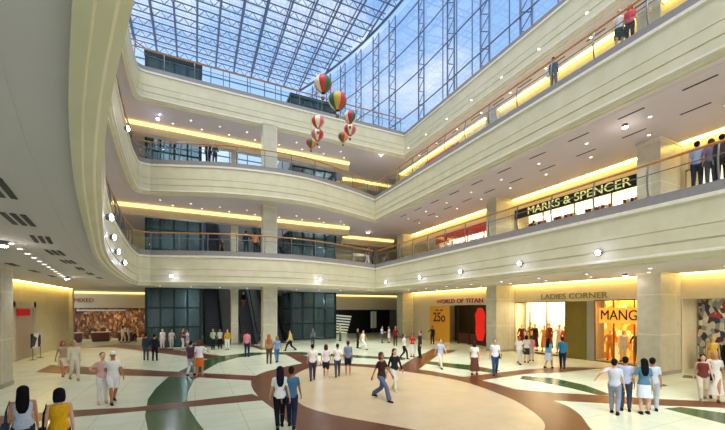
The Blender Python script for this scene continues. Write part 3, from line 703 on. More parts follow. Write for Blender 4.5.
# ------------------------------------------------------------------ hot air balloon ornaments
bc = [mat('gore_%d' % i, srgb(c), .5) for i, c in enumerate(['#c03a38', '#e8ddc0', '#3a6a4a', '#d06a7a', '#c8a04a', '#b03040'])]
def balloon(px, py, rp, D, label, pal):
    z = H+(HY-py)*D/F; rx = ray(px); x, y = rx[0]*D, rx[1]*D; r = rp*D/F
    e = empty('balloon_ornament', (x, y, z), label, 'balloon', None)
    n = 24; prof = [(0.02, 1.0), (.35, .95), (.7, .74), (.93, .42), (1.0, .1), (.95, -.2), (.78, -.55), (.52, -.85), (.3, -1.08), (.22, -1.15)]
    mb = MB(); v = [(r*a*math.cos(2*PI*k/n), r*a*math.sin(2*PI*k/n), r*b*.9) for a, b in prof for k in range(n)]; f = []; mi = []
    for i in range(len(prof)-1):
        for k in range(n): f.append((i*n+k, (i+1)*n+k, (i+1)*n+(k+1) % n, i*n+(k+1) % n)); mi.append(pal[(k//3) % len(pal)])
    mb.v = v; mb.f = f; mb.mi = mi; mb.build('envelope', bc, e, True)
    bk = MB().loft([(0, 0, -r*1.75, r*.16, r*.16), (0, 0, -r*1.5, r*.2, r*.2)]); bk.build('basket', mat('wicker', srgb('#8a5a2c'), .8, noise=.3, nscale=30), e)
    rp_ = MB()
    for k in range(4): a = PI/4+k*PI/2; rp_.tube([(r*.22*math.cos(a), r*.22*math.sin(a), -r*1.15), (r*.19*math.cos(a), r*.19*math.sin(a), -r*1.5)], r*.012, 4)
    rp_.build('ropes', steel, e)
    MB().tube([(0, 0, r*.98), (0, 0, ZR-z)], .006, 4).build('hanging_wire', steel, e)
balloon(323, 84, 9, 21.5, 'large red and green striped balloon ornament, topmost of all', [2, 0, 3, 4, 1, 0])
balloon(337.5, 101, 9.3, 19.4, 'large red and dark green striped balloon ornament just below the topmost', [0, 2, 5, 1, 2, 4])
balloon(318, 122, 6.6, 23.5, 'small pink and white striped balloon ornament at the left below the large ones', [3, 1, 4, 1, 0, 1])
balloon(350, 117, 6.4, 21.2, 'small green and cream striped balloon ornament, top of the right string', [2, 1, 0, 4, 1, 5])
balloon(317.5, 134.5, 6.2, 25.4, 'small pink balloon ornament between two others on the left', [0, 3, 1, 0, 3, 1])
balloon(350, 129.5, 6.0, 23, 'small pink red balloon ornament in the middle of the right string', [3, 0, 1, 3, 0, 1])
balloon(311, 143, 5, 19.8, 'small orange balloon ornament, lowest on the left', [4, 5, 2, 4, 0, 2])
balloon(343, 137, 5, 25, 'small orange and red balloon ornament, lowest on the right', [4, 0, 5, 4, 2, 0])

# ------------------------------------------------------------------ people
def ik(a, b, l1, l2, pole):
    a = Vector(a); b = Vector(b); d = b-a; L = min(d.length, (l1+l2)*.999); d.normalize(); b = a+d*L
    x = (l1*l1-l2*l2+L*L)/(2*L); h = math.sqrt(max(0, l1*l1-x*x)); p = Vector(pole); p = (p-d*p.dot(d)).normalized()
    return a+d*x+p*h, b
POSES = {   # stride of left/right foot (fore = -y), hand targets (x, y, z) or None
 'stand':  dict(f=[(-.10, .0, 0), (.10, .02, 0)], h=[(-.235, -.03, .80), (.235, -.02, .80)]),
 'weight': dict(f=[(-.13, -.05, 0), (.09, .05, 0)], h=[(-.27, -.06, .81), (.24, -.22, 1.02)]),
 'walk':   dict(f=[(-.08, -.24, 0), (.08, .26, .05)], h=[(-.26, .15, .83), (.26, -.20, .86)]),
 'walk2':  dict(f=[(-.08, .24, .05), (.08, -.22, 0)], h=[(-.26, -.18, .86), (.26, .14, .83)]),
 'stride': dict(f=[(-.08, -.40, 0), (.08, .42, .07)], h=[(-.27, .2, .88), (.28, -.25, .92)]),
 'around': dict(f=[(-.10, .12, .02), (.10, -.12, 0)], h=[(-.27, -.02, .80), (.46, .14, 1.08)]),
 'hold':   dict(f=[(-.10, .0, 0), (.10, .03, 0)], h=[(-.22, -.28, 1.08), (.18, -.28, 1.12)]),
 'rail':   dict(f=[(-.12, .05, 0), (.12, .0, 0)], h=[(-.28, -.42, 1.20), (.28, -.42, 1.20)]),
 'talk':   dict(f=[(-.12, -.04, 0), (.11, .06, 0)], h=[(-.34, -.30, 1.18), (.26, -.02, .82)]),
 'pose':   dict(f=[(-.12, -.04, 0), (.11, .04, 0)], h=[(-.30, .02, .98), (.34, .0, 1.0)]),
}
def skel(p):
    P = POSES[p]; S = {}
    drop = .0
    far = max(abs(P['f'][0][1]), abs(P['f'][1][1])); hip = .09+math.sqrt(.852**2-far**2)
    S['dz'] = hip-.90
    for i, sg in enumerate((-1, 1)):
        fx, fy, fz = P['f'][i]; hp = Vector((sg*.09, 0, hip)); an = Vector((fx, fy, .09+fz)); kn, an = ik(hp, an, .43, .43, (0, -1, 0)); S['leg%d' % i] = (hp, kn, an)
        sh = Vector((sg*.162, .005, 1.395+S['dz'])); hd = Vector(P['h'][i])+Vector((0, 0, S['dz'])); el, wr = ik(sh, hd, .285, .25, (sg*.5, 1, -.25)); S['arm%d' % i] = (sh, el, wr)
    return S
def torso(mb, dz, g=0.0, z0=.80, z1=1.52, female=False):
    sec = [(.80, .07, .06), (.84, .135, .10), (.92, .165 if not female else .17, .118), (1.0, .152, .108), (1.10, .135 if not female else .115, .098), (1.22, .155 if not female else .14, .108), (1.32, .165 if not female else .148, .112), (1.39, .15, .098), (1.43, .115, .08), (1.46, .062, .062), (1.52, .052, .056)]
    mb.loft([(0, .0, z+dz, rx+g, ry+g) for z, rx, ry in sec if z0-1e-6 <= z <= z1+1e-6]); return mb
def hand(mb, wr, el):
    d = (wr-el).normalized(); s = 1 if wr.x > 0 else -1
    side = d.cross(Vector((s, 0, 0))); side = side.normalized() if side.length > .1 else Vector((0, 1, 0))
    if side.y > 0: side = -side                      # towards the front: the thumb side
    nrm = d.cross(side).normalized()
    if nrm.x*s > 0: nrm = -nrm                       # towards the body: the palm side
    pc = wr+d*.045
    mb.cap(wr+side*.016, .019, wr+d*.085+side*.022, .016); mb.cap(wr-side*.014, .018, wr+d*.08-side*.024, .015); mb.cap(wr, .02, wr+d*.08, .017)
    for k, (o, L) in enumerate([(.032, .072), (.011, .08), (-.011, .074), (-.032, .058)]):
        a = wr+d*.085+side*o; b = a+d*L*.5+nrm*.008; c = b+d*L*.35+nrm*.03; mb.cap(a, .0095, b, .009, 8); mb.cap(b, .009, c, .0075, 8)
    a = wr+d*.03+side*.026; b = a+d*.035+side*.028+nrm*.012; c = b+d*.03+side*.006+nrm*.012; mb.cap(a, .012, b, .010, 8); mb.cap(b, .010, c, .008, 8)
def remesh(mb, voxel, sm=0):
    me = mb.mesh('tmp', []) if False else None
    me = bpy.data.meshes.new('tmp'); me.from_pydata(mb.v, [], mb.f); o = bpy.data.objects.new('tmp', me); C.objects.link(o)
    r = o.modifiers.new('r', 'REMESH'); r.mode = 'VOXEL'; r.voxel_size = voxel; r.use_smooth_shade = True
    if sm: s = o.modifiers.new('s', 'SMOOTH'); s.factor = .5; s.iterations = sm
    dg = bpy.context.evaluated_depsgraph_get(); out = bpy.data.meshes.new_from_object(o.evaluated_get(dg))
    bpy.data.objects.remove(o); bpy.data.meshes.remove(me); out.materials.clear(); out.materials.append(None); return out
CACHE = {}
def part_mesh(kind, pose, fem=False):
    key = (kind, pose, fem)
    if kind in ('hair_short', 'hair_bob', 'hair_long', 'cap'): key = (kind, round(skel(pose)['dz'], 2), 0)
    if key in CACHE: return CACHE[key]
    S = skel(pose); dz = S['dz']; mb = MB(); vox = .011; sm = 2; hz = 1.615+dz
    if kind == 'body':
        vox = .0072; sm = 0; torso(mb, dz, -.004, female=fem)
        mb.cap((0, .01, 1.40+dz), .06, (0, -.005, 1.55+dz), .052)
        mb.ball((0, -.002, hz+.015), .1, n=18, m=12, sc=(.80, .98, 1.12)); mb.ball((0, -.03, hz-.05), .07, n=14, m=10, sc=(.85, .95, .95)); mb.cap((0, -.098, hz+.005), .011, (0, -.112, hz-.025), .014, 8)
        mb.cap((-.03, -.085, hz-.06), .012, (.03, -.085, hz-.06), .012, 8)
        for s in (-1, 1): mb.ball((s*.082, .008, hz-.005), .026, sc=(.4, .8, 1.15))
        for i in (0, 1):
            a, b, c = S['leg%d' % i]; mb.cap(a, .088, b, .056); mb.cap(b, .054, b+(c-b)*.35+Vector((0, .012, 0)), .056); mb.cap(b+(c-b)*.35+Vector((0, .012, 0)), .056, c, .036)
            mb.cap(c+Vector((0, .03, -.045)), .034, c+Vector((0, -.13, -.06)), .026)
            a, b, c = S['arm%d' % i]; mb.cap(a, .045, b, .034); mb.cap(b, .035, c, .023); mb.cap((a.x*.5, a.y, a.z+.006), .05, a, .045); hand(mb, c, b)
    elif kind in ('shirt', 'longsleeve', 'tank'):
        torso(mb, dz, .016, .92, 1.43, fem); mb.loft([(0, 0, .87+dz, .178, .128), (0, 0, .95+dz, .178, .128)])
        for i in (0, 1):
            a, b, c = S['arm%d' % i]
            if kind != 'tank': mb.cap((a.x*.5, a.y, a.z+.008), .056, a, .054)
            if kind == 'shirt': mb.cap(a, .054, a+(b-a)*.62, .05)
            if kind == 'longsleeve': mb.cap(a, .054, b, .046); mb.cap(b, .046, b+(c-b)*.93, .036)
    elif kind in ('trousers', 'shorts', 'flares'):
        torso(mb, dz, .013, .80, 1.0, fem); mb.ball((0, 0, .84+dz), .13, sc=(1.1, .85, .7))
        for i in (0, 1):
            a, b, c = S['leg%d' % i]
            if kind == 'shorts': mb.cap(a, .105, a+(b-a)*.8, .088)
            else:
                mb.cap(a, .104, b, .075); mb.cap(b, .075, b+(c-b)*.9, .058 if kind == 'trousers' else .088)
    elif kind in ('skirt', 'longskirt'):
        zb = .50 if kind == 'skirt' else .22; w = .205 if kind == 'skirt' else .25
        fy = abs(POSES[pose]['f'][0][1])*.55
        mb.loft([(0, 0, zb+dz, w, w*.72+fy*.7), (0, 0, .72+dz, .19, .145+fy*.3), (0, 0, .92+dz, .182, .13), (0, 0, 1.02+dz, .155, .115)], n=20)
        vox = .012
    elif kind == 'hair_short':
        mb.ball((0, .02, hz+.045), .1, n=18, m=12, sc=(.90, .98, .95)); mb.ball((0, .045, hz-.01), .08, sc=(.98, .8, 1.0)); vox = .009
    elif kind == 'hair_bob':
        mb.ball((0, .02, hz+.045), .104, n=18, m=12, sc=(.95, 1.0, .98)); mb.loft([(0, .045, hz-.14, .09, .055), (0, .04, hz-.06, .105, .075), (0, .035, hz+.05, .098, .08)]); vox = .009
    elif kind == 'hair_long':
        mb.ball((0, .02, hz+.045), .104, n=18, m=12, sc=(.95, 1.0, .98)); mb.loft([(0, .11, hz-.42, .05, .02), (0, .105, hz-.33, .095, .035), (0, .085, hz-.18, .11, .05), (0, .05, hz-.06, .102, .072), (0, .035, hz+.05, .098, .08)]); vox = .009
    elif kind == 'cap':
        mb.ball((0, .0, hz+.05), .108, n=18, m=12, sc=(.90, 1.0, .85)); mb.loft([(0, -.1, hz+.04, .07, .08), (0, -.1, hz+.055, .07, .08)]); vox = .009
    elif kind.startswith('shoe'):
        c = S['leg%s' % kind[-1]][2]; mb.cap(c+Vector((0, .035, -.052)), .043, c+Vector((0, -.14, -.064)), .036); mb.cap(c+Vector((0, .02, -.02)), .042, c+Vector((0, -.02, -.05)), .042); sm = 1
        mb.box(c+Vector((-.042, -.17, -.10)), c+Vector((.042, .07, -.075)))
    elif kind == 'bag':
        mb.box((.20, -.02, .78+dz), (.31, .26, 1.02+dz)); mb.tube([(.25, .0, 1.0+dz), (.235, .02, 1.3+dz), (.19, .02, 1.475+dz), (.235, .2, 1.28+dz), (.25, .24, 1.0+dz)], .014, 6); vox = .01; sm = 3
    me = remesh(mb, vox, sm); CACHE[key] = me; return me
def omat(o, m): o.material_slots[0].link = 'OBJECT'; o.material_slots[0].material = m
SK = ['#e0b090', '#c98f6a', '#d8a884', '#b87c58']
def cloth_mat(c): return mat('cloth_'+c, srgb(c), .85, noise=.12, nscale=25, spec=.2)
eye_me = MB().ball((-.03, -.088, 0), .009, n=8, m=6).ball((.03, -.088, 0), .009, n=8, m=6).mesh('eyes', mat('eye_dark', srgb('#20140e'), .3))
mouth_me = MB().ball((0, -.098, 0), .02, n=8, m=6, sc=(1, .35, .3)).mesh('mouth', mat('lip', srgb('#a04a42'), .5))
PN = [0]
def person(loc, face, h, label, pose='stand', top=('shirt', '#ffffff'), bot=('trousers', '#333344'), hair=('hair_short', '#17120f'), shoes='#222222', bag=None, fem=False, skin=None, small=False, group=None, name='person', cat='person', rel=True):
    """face: heading in degrees, 0 looks away along +Y, 90 looks to +X, 180 towards -Y"""
    if rel: face += math.degrees(math.atan2(loc[0], loc[1]))
    PN[0] += 1; e = empty(name, loc, label, cat, group, rz=math.radians(180-face)); s = h/1.775; e.scale = (s, s, s)
    last = {}; sk = mat('skin_'+(skin or SK[PN[0] % 4]), srgb(skin or SK[PN[0] % 4]), .6, noise=.04)
    def pt(nm, kind, col):
        o = link(nm, part_mesh(kind, pose, fem), e); last[nm] = o; omat(o, cloth_mat(col) if nm != 'body' else sk); return o
    pt('body', 'body', '')
    dz = skel(pose)['dz']
    if top: pt({'shirt': 'shirt', 'longsleeve': 'jacket', 'tank': 'tank_top'}[top[0]], top[0], top[1])
    if bot: pt({'trousers': 'trousers', 'flares': 'trousers', 'shorts': 'shorts', 'skirt': 'skirt', 'longskirt': 'skirt'}[bot[0]], bot[0], bot[1])
    if hair: pt('cap' if hair[0] == 'cap' else 'hair', hair[0], hair[1])
    if hair and hair[0] == 'cap':
        pt('hair', 'hair_short', '#2a1c14').scale = (.94, .94, 1.0)
    for k in (0, 1): pt('shoe', 'shoe%d' % k, shoes)
    if bag: pt('shoulder_bag', 'bag', bag)
    if not small:
        link('eyes', eye_me, last['body'], (0, 0, 1.622+dz)); link('mouth', mouth_me, last['body'], (0, 0, 1.555+dz))
    return e
def G(px, py): return floor_pt(px, py)
W, BK = '#f0efe8', '#1c1c22'
TOCAM = lambda p: 180  # placeholder
# front left pair, seen from behind
rr = ray(23); person((rr[0]*6.9, rr[1]*6.9, 0), 5, 1.68, 'woman with long black hair and pale blue top, at the bottom left corner', 'stand', ('tank', '#c9d3e6'), ('trousers', '#30384a'), ('hair_long', '#0e0b0c'), bag='#2c3c58', fem=True)
rr = ray(59); person((rr[0]*6.7, rr[1]*6.7, 0), -5, 1.68, 'woman with short black bob and bright yellow tank top, back to the camera', 'stand', ('tank', '#e2a818'), ('trousers', '#2a2a30'), ('hair_bob', '#140e12'), bag='#141418', fem=True)
P = person
P(G(113, 403), 170, 1.80, 'man in white cap, white shirt and white shorts walking arm in arm', 'walk', ('shirt', W), ('shorts', '#f2f0ea'), ('cap', W), '#4a2a1e')
P(G(102.5, 403.5), 170, 1.72, 'woman in pink sleeveless top and white trousers beside the man in the white cap', 'talk', ('tank', '#e8b8b0'), ('trousers', '#eeeae2'), ('hair_short', '#3a1a14'), '#c8a08a', fem=True)
P(G(63, 376), 165, 1.70, 'woman in pale brown top and cream skirt near the left wall with a dark bag', 'walk', ('shirt', '#b89c86'), ('skirt', '#dccfb8'), ('hair_bob', '#6a4028'), '#8a6a50', '#2a2422', True)
P(G(74, 380), 165, 1.82, 'person in long cream shirt and cream trousers near the left wall', 'walk2', ('longsleeve', '#ddd6bc'), ('trousers', '#d5ceb4'), ('hair_short', '#8a6a48'), '#9a927c')
P(G(146, 360), 10, 1.66, 'person in dark grey suit standing left of another in black', 'stand', ('longsleeve', '#3a3f4c'), ('trousers', '#4a505e'), small=True)
P(G(154.5, 360.5), 20, 1.62, 'person in black suit standing right of one in dark grey', 'weight', ('longsleeve', '#1c1e26'), ('trousers', '#16181e'), small=True)
for k, (px, py, c1, c2) in enumerate([(123, 343, '#f2ead8', '#e8dcc0'), (128.5, 342.5, '#f0e8d0', '#d8ccb0'), (134, 342, '#caa860', '#3a3430')]):
    P(G(px, py), 30+k*60, 1.62, ['person in white with cream trousers, leftmost of three beyond the shop', 'person in cream clothes, middle of three beyond the shop', 'person in tan top and dark trousers, rightmost of three beyond the shop'][k], ['walk', 'stand', 'walk2'][k], ('shirt', c1), ('trousers', c2), small=True)
P(G(162.5, 349.5), 200, 1.62, 'person all in white at the foot of the left glass tower', 'stand', ('shirt', W), ('trousers', '#e6e2d6'), small=True)
P(G(171.5, 349.5), 160, 1.60, 'person in pale grey standing right of the one in white by the glass tower', 'weight', ('shirt', '#dcdcd8'), ('trousers', '#c8c6be'), ('hair_bob', '#4a3020'), small=True)
P(G(182.5, 349.5), 100, 1.66, 'person in dark red top and pale trousers by the glass tower', 'talk', ('shirt', '#8a2c30'), ('trousers', '#ccd0d8'), ('hair_short', '#5a2018'), small=True)
P(G(187.5, 349), 250, 1.55, 'person in white top close behind the one in dark red', 'stand', ('shirt', '#ead8d0'), ('skirt', '#d8d8dc'), small=True)
P(G(191, 376), 20, 1.72, 'man in purple shirt and pale trousers walking left of the woman in orange skirt', 'walk', ('shirt', '#5a3e5c'), ('trousers', '#d2ccd0'))
P(G(199.5, 377.5), 20, 1.74, 'woman in white top and orange skirt walking with hand raised', 'talk', ('shirt', W), ('skirt', '#d8702c'), ('hair_bob', '#7a3a20'), '#b05a30', fem=True)
P(G(213, 349.5), 150, 1.62, 'person in pale green top and dark trousers before the dark escalator', 'hold', ('shirt', '#a8cfa0'), ('trousers', '#262c30'), ('hair_short', '#8a9a50'), small=True)
P(G(220, 349), 190, 1.60, 'person in white and black between the green top and the yellow top', 'stand', ('shirt', '#d8dcd8'), ('trousers', BK), small=True)
P(G(227.5, 350), 180, 1.62, 'person in mustard yellow top and white trousers by the slim column', 'weight', ('longsleeve', '#d2a028'), ('trousers', W), ('hair_bob', '#6a4a20'), small=True)
P(G(247, 357), 10, 1.78, 'person in pink top and dark blue trousers, alone near the middle column', 'stand', ('shirt', '#d88a94'), ('trousers', '#1e2a48'), ('hair_short', '#3a1c18'), small=True)
P(G(269, 363.5), 10, 1.70, 'woman with auburn hair in tan jacket and brown trousers below the middle column', 'stand', ('longsleeve', '#b08458'), ('trousers', '#5e4a38'), ('hair_long', '#b0682c'), fem=True)
P(G(277, 362.5), 350, 1.60, 'person in light blue top and blue jeans below the middle column', 'walk', ('shirt', '#7ea2c8'), ('trousers', '#5878a0'), ('hair_bob', '#a07a50'))
P(G(290.5, 351), 270, 1.68, 'person in yellow jacket and black trousers striding left right of the middle column', 'stride', ('longsleeve', '#d8c878'), ('trousers', '#121214'), ('hair_short', '#3a2a1a'), small=True)
P(G(313, 345.5), 200, 1.50, 'person in blue grey clothes before the right glass tower', 'stand', ('shirt', '#5a6c80'), ('trousers', '#3a4450'), small=True)
P(G(280, 429), -5, 1.70, 'woman with long dark ponytail, white t-shirt and black trousers at the bottom centre', 'walk', ('shirt', W), ('trousers', '#15151b'), ('hair_long', '#1a1424'), '#101014', fem=True)
P(G(291.5, 428), 5, 1.68, 'man in blue shirt and dark navy trousers beside the woman with the ponytail', 'walk2', ('shirt', '#4a7494'), ('trousers', '#22304a'), ('hair_short', '#1e1a1c'), '#101014')
P(G(312.5, 380.5), 0, 1.66, 'person in white shirt and dark purple trousers, leftmost of four walking away', 'walk', ('shirt', W), ('trousers', '#4a3a52'))
P(G(326, 379), 0, 1.60, 'person in white top and dark shorts, second of four walking away', 'walk2', ('shirt', '#ecdfe2'), ('shorts', '#2e2c3c'), ('hair_bob', '#4a2a20'), '#e6e0da', fem=True)
P(G(337.5, 377), 0, 1.60, 'person in white shirt and grey trousers, third of four walking away', 'walk', ('shirt', '#f2f0ee'), ('trousers', '#4c5264'), ('hair_short', '#2a2420'))
P(G(348, 375.5), 0, 1.66, 'person in slate blue shirt and black shorts, rightmost of four walking away', 'stand', ('shirt', '#76869e'), ('shorts', '#23263a'), ('hair_short', '#3a2c24'), '#b0a8a0')
P(G(363, 349.5), 120, 1.62, 'person in cream top and white trousers striding before the dark hall', 'stride', ('shirt', '#ece6d2'), ('trousers', W), small=True)
P(G(357.5, 348), 120, 1.60, 'person in black left of the striding one in cream', 'stand', ('longsleeve', BK), ('trousers', BK), small=True)
P(G(340, 341), 60, 1.60, 'person with fair hair and yellow top far off before the dark hall', 'stand', ('shirt', '#d8cc80'), ('trousers', '#5a5a50'), ('hair_bob', '#e0d080'), small=True)
P(G(381.5, 400), 128, 1.78, 'woman with brown hair, dark brown top and flared jeans striding across the oval', 'stride', ('shirt', '#3c2626'), ('flares', '#5c6888'), ('hair_bob', '#5a3424'), '#141418', '#c0a890', True)
P(G(394.5, 391), 150, 1.68, 'woman with long dark hair, black jacket and cream trousers on the oval', 'walk', ('longsleeve', '#24262c'), ('trousers', '#e0dccc'), ('hair_long', '#3a2420'), '#c8c0b0', fem=True)
P(G(382, 343), 100, 1.60, 'person in pale blue shirt far off beyond the white ramp', 'hold', ('shirt', '#ccd6ea'), ('trousers', '#5a4a4a'), small=True)
P(G(389, 343), 250, 1.58, 'person in pink and white far off beyond the white ramp', 'stand', ('shirt', '#e6c4c4'), ('skirt', '#e6e0da'), ('hair_bob', '#3a2018'), small=True)
P(G(395.5, 346), 180, 1.70, 'person in dark red clothes before the far corner pillar', 'weight', ('longsleeve', '#6a2428'), ('trousers', '#3a1c20'), small=True)
P(G(404, 359), 90, 1.62, 'person in white shirt and black trousers facing the one in red before the poster', 'walk', ('shirt', '#e2e8f2'), ('trousers', '#1c1e28'))
P(G(412.5, 357), 200, 1.58, 'person in bright red top and white skirt between two others', 'hold', ('shirt', '#c03038'), ('longskirt', '#e0dad6'), ('hair_bob', '#3a1414'), fem=True)
P(G(420, 357.5), 250, 1.76, 'person in dark jacket right of the one in bright red', 'stand', ('longsleeve', '#2c3440'), ('trousers', '#22262e'))
P(G(432.5, 344), 200, 1.64, 'person in black standing against the amber poster', 'talk', ('longsleeve', '#2a2620'), ('trousers', '#1e1c1a'), small=True)
P(G(440.5, 368), 160, 1.66, 'person in pale blue shirt and cream trousers below the watch shop', 'stride', ('shirt', '#b8c6da'), ('trousers', '#e2dcc6'), ('hair_short', '#2c2c34'))
P(G(474.5, 375), 10, 1.66, 'woman with red brown hair, white blouse and brown skirt below the red banner', 'walk', ('shirt', W), ('longskirt', '#6a4030'), ('hair_bob', '#4a1c14'), '#5a3a28', fem=True)
P(G(495, 374.5), 175, 1.76, 'man in white shirt and blue jeans with a dark bag before the striped pillar', 'walk', ('shirt', '#eeeef4'), ('trousers', '#2e4470'), ('hair_short', '#181412'), '#1c1c22', '#26223a')
P(G(519, 364), 150, 1.66, 'person in white shirt and pale trousers, leftmost before the bright mannequin window', 'walk', ('shirt', W), ('trousers', '#d8d0c4'), ('hair_short', '#2a1e1a'))
P(G(526.5, 362.5), 10, 1.62, 'person in white top and dark green skirt before the bright mannequin window', 'stand', ('shirt', '#f4f2ee'), ('skirt', '#24403e'), ('hair_bob', '#2e1a18'), fem=True)
P(G(531.5, 361), 10, 1.56, 'person in pink top close beside the dark green skirt', 'stand', ('shirt', '#d89aa0'), ('trousers', '#d0c2be'), ('hair_short', '#401c1c'))
P(G(548.5, 368.5), 30, 1.64, 'woman with long dark hair in sky blue top and white skirt, before the olive door', 'walk', ('shirt', '#6ab0d6'), ('skirt', '#d4dce6'), ('hair_long', '#121016'), fem=True)
P(G(562.5, 369), 0, 1.74, 'man in turquoise blue shirt and dark trousers beside the olive door', 'walk2', ('shirt', '#2f8cb8'), ('trousers', '#22304a'), ('hair_short', '#3a2418'))
P(G(614.5, 414), 10, 1.68, 'man in pale grey shirt and grey trousers, leftmost of the group by the wide pillar', 'around', ('shirt', '#cdd3de'), ('trousers', '#9297a6'), ('hair_short', '#101014'), '#1a1a20')
P(G(625.5, 411), 5, 1.70, 'man in blue grey shirt and slate trousers, second of the group by the wide pillar', 'stand', ('shirt', '#b4bdd6'), ('trousers', '#3e4658'), ('hair_short', '#101014'), '#1a1a20')
P(G(644, 414), -20, 1.68, 'woman with very long black hair, teal blouse and short white skirt by the wide pillar', 'weight', ('shirt', '#55809a'), ('skirt', '#dde3ee'), ('hair_long', '#0c0a0e'), '#22222a', fem=True)
P(G(652.5, 410.5), 5, 1.66, 'person in pale grey shirt and grey trousers, rightmost of the group by the wide pillar', 'stand', ('shirt', '#c4cede'), ('trousers', '#b4b8c2'), ('hair_short', '#101014'), '#1a1a20')
P(G(703, 400.5), 175, 1.64, 'woman in dark red top and beige trousers with a black bag at the right edge', 'walk', ('tank', '#7a3a38'), ('trousers', '#d4c6ac'), ('hair_bob', '#3a1e16'), '#8a7458', '#1e1a1c', True)
P(G(714.5, 400.5), 175, 1.74, 'woman in long white dress at the right edge', 'walk2', ('shirt', '#f0e8dc'), ('longskirt', '#efe6da'), ('hair_bob', '#c8924a'), '#5a3a28', fem=True)
# balconies
def rightwing(px, zf, X=15.95):
    Y, D = on_X(px, X); return (X, Y, zf)
P(rightwing(697, 7.41), 5, 1.68, 'man in blue grey shirt and dark trousers at the first balcony rail, upper right', 'stand', ('shirt', '#9ca6c0'), ('trousers', '#3c3c48'), ('hair_short', '#141210'))
P(rightwing(711, 7.41), -10, 1.60, 'person in plum top at the first balcony rail, right of the man in blue grey', 'stand', ('shirt', '#7a6a86'), ('trousers', '#5c5a66'), ('hair_bob', '#5a2c1c'))
P(rightwing(722, 7.41), 0, 1.64, 'person in dark brown at the first balcony rail, at the edge of the photo', 'stand', ('longsleeve', '#4a3a34'), ('trousers', '#3a3230'))
P(rightwing(553.5, 13.91, 15.9), 20, 1.64, 'person in dark grey with a white bag at the upper balcony rail', 'stand', ('longsleeve', '#4a5260'), ('trousers', '#5a606c'), ('hair_short', '#0c0c10'), bag='#e8e8e8')
P(rightwing(619.5, 13.91, 15.9), 170, 1.70, 'person in white top and dark green skirt at the upper balcony rail', 'weight', ('shirt', '#c8cccc'), ('skirt', '#2a3c36'), ('hair_short', '#3a2018'), bag='#3a3a3a')
P(rightwing(630, 13.91, 15.9), 190, 1.62, 'person in coral red top and black trousers at the upper balcony rail', 'stand', ('shirt', '#d0505a'), ('trousers', '#2a2228'), ('hair_bob', '#7a3020'))
P(rightwing(534, 7.41, 20.3), 60, 1.66, 'person in black before the first balcony shop window', 'stand', ('longsleeve', '#1c1c1c'), ('trousers', '#2a2a28'), small=True)
def backwing(px, zf, back=.75):
    b = min(offset(backs, back), key=lambda p: abs((p[0]*FY-p[1]*FX)/(p[0]*FX+p[1]*FY)-(px-CX)/F)); return (b[0], b[1], zf)
def backw2(px, Y, zf): x, D = on_Y(px, Y); return (x, Y, zf)
P(backw2(208, 28.6, 13.91), 190, 1.70, 'person in black jacket at the back rail of the upper balcony, left of two', 'stand', ('longsleeve', '#20222a'), ('trousers', '#1a1a22'), small=True)
P(backw2(215, 28.55, 13.91), 200, 1.68, 'person in dark grey at the back rail of the upper balcony, right of two', 'weight', ('longsleeve', '#343a48'), ('trousers', '#2c3040'), small=True)
P(backw2(222, 31.2, 7.41), 100, 1.60, 'person in brown by the escalator on the first balcony', 'walk', ('shirt', '#4a3428'), ('trousers', '#26221e'), small=True)
P(backw2(246, 28.2, 7.41), 10, 1.78, 'person in black and blue at the back rail of the first balcony, left of two', 'talk', ('longsleeve', '#1c2a34'), ('trousers', '#243846'), small=True)
P(backw2(255.5, 28.1, 7.41), 20, 1.74, 'person in orange top at the back rail of the first balcony, right of two', 'weight', ('shirt', '#c8814a'), ('trousers', '#22262e'), small=True)
P(backw2(367, 29.8, 7.41), 100, 1.66, 'person in black top and white trousers near the far corner of the first balcony', 'walk', ('shirt', '#2a2c34'), ('trousers', '#e4e2e0'), small=True)
P((15.6, 30.4, 7.41), 250, 1.64, 'person in dark blue at the far corner of the first balcony', 'stand', ('longsleeve', '#2c3850'), ('trousers', '#363e52'), small=True)
P((4.55, 34.2+4.2, 7.4*4.2/9.5+.06), 0, 1.62, 'person in black top and tan trousers riding the grey sided escalator', 'stand', ('longsleeve', '#17161a'), ('trousers', '#a8693a'), ('hair_short', '#d8cfc0'), small=True)

# ------------------------------------------------------------------ mannequins and hanging garments
MN = [('#d84a20', 'orange red'), ('#f0e2c0', 'cream'), ('#a03018', 'dark red'), ('#e89030', 'amber'), ('#4a2414', 'brown'), ('#f6c860', 'yellow'), ('#7a2a1a', 'maroon')]
def manne(x, y, z, i, pose, where, h=1.8, bot='longskirt', face=None):
    c, nm = MN[i % len(MN)]
    P((x, y, z), (-90 if face is None else face)+random.uniform(-25, 25), h, 'mannequin in %s clothes %s' % (nm, where), pose, ('tank' if i % 2 else 'longsleeve', c), (bot, c), None, '#4a3a2a', fem=True, skin='#d8b48a', small=True, name='mannequin', cat='mannequin', rel=False)
for i in range(7): manne(XF+.55+.25*(i % 2), 15.55+.58*i, .14, i, ['pose', 'talk', 'stand'][i % 3], 'in the bright cream window, %s from the right' % ordn[i], 1.9+.1*(i % 3))
for i in range(4): manne(XF+.5, 10.5+.72*i, .14, (i*2+4), ['stand', 'pose'][i % 2], 'in the amber lit window, %s from the right' % ordn[i], 1.85, 'trousers')
for i in range(4): manne(XF+1.0, 4.9+1.1*i, .0, i+2, ['talk', 'stand'][i % 2], 'right of the wide pillar, %s from the right' % ordn[i], 1.85, 'longskirt')
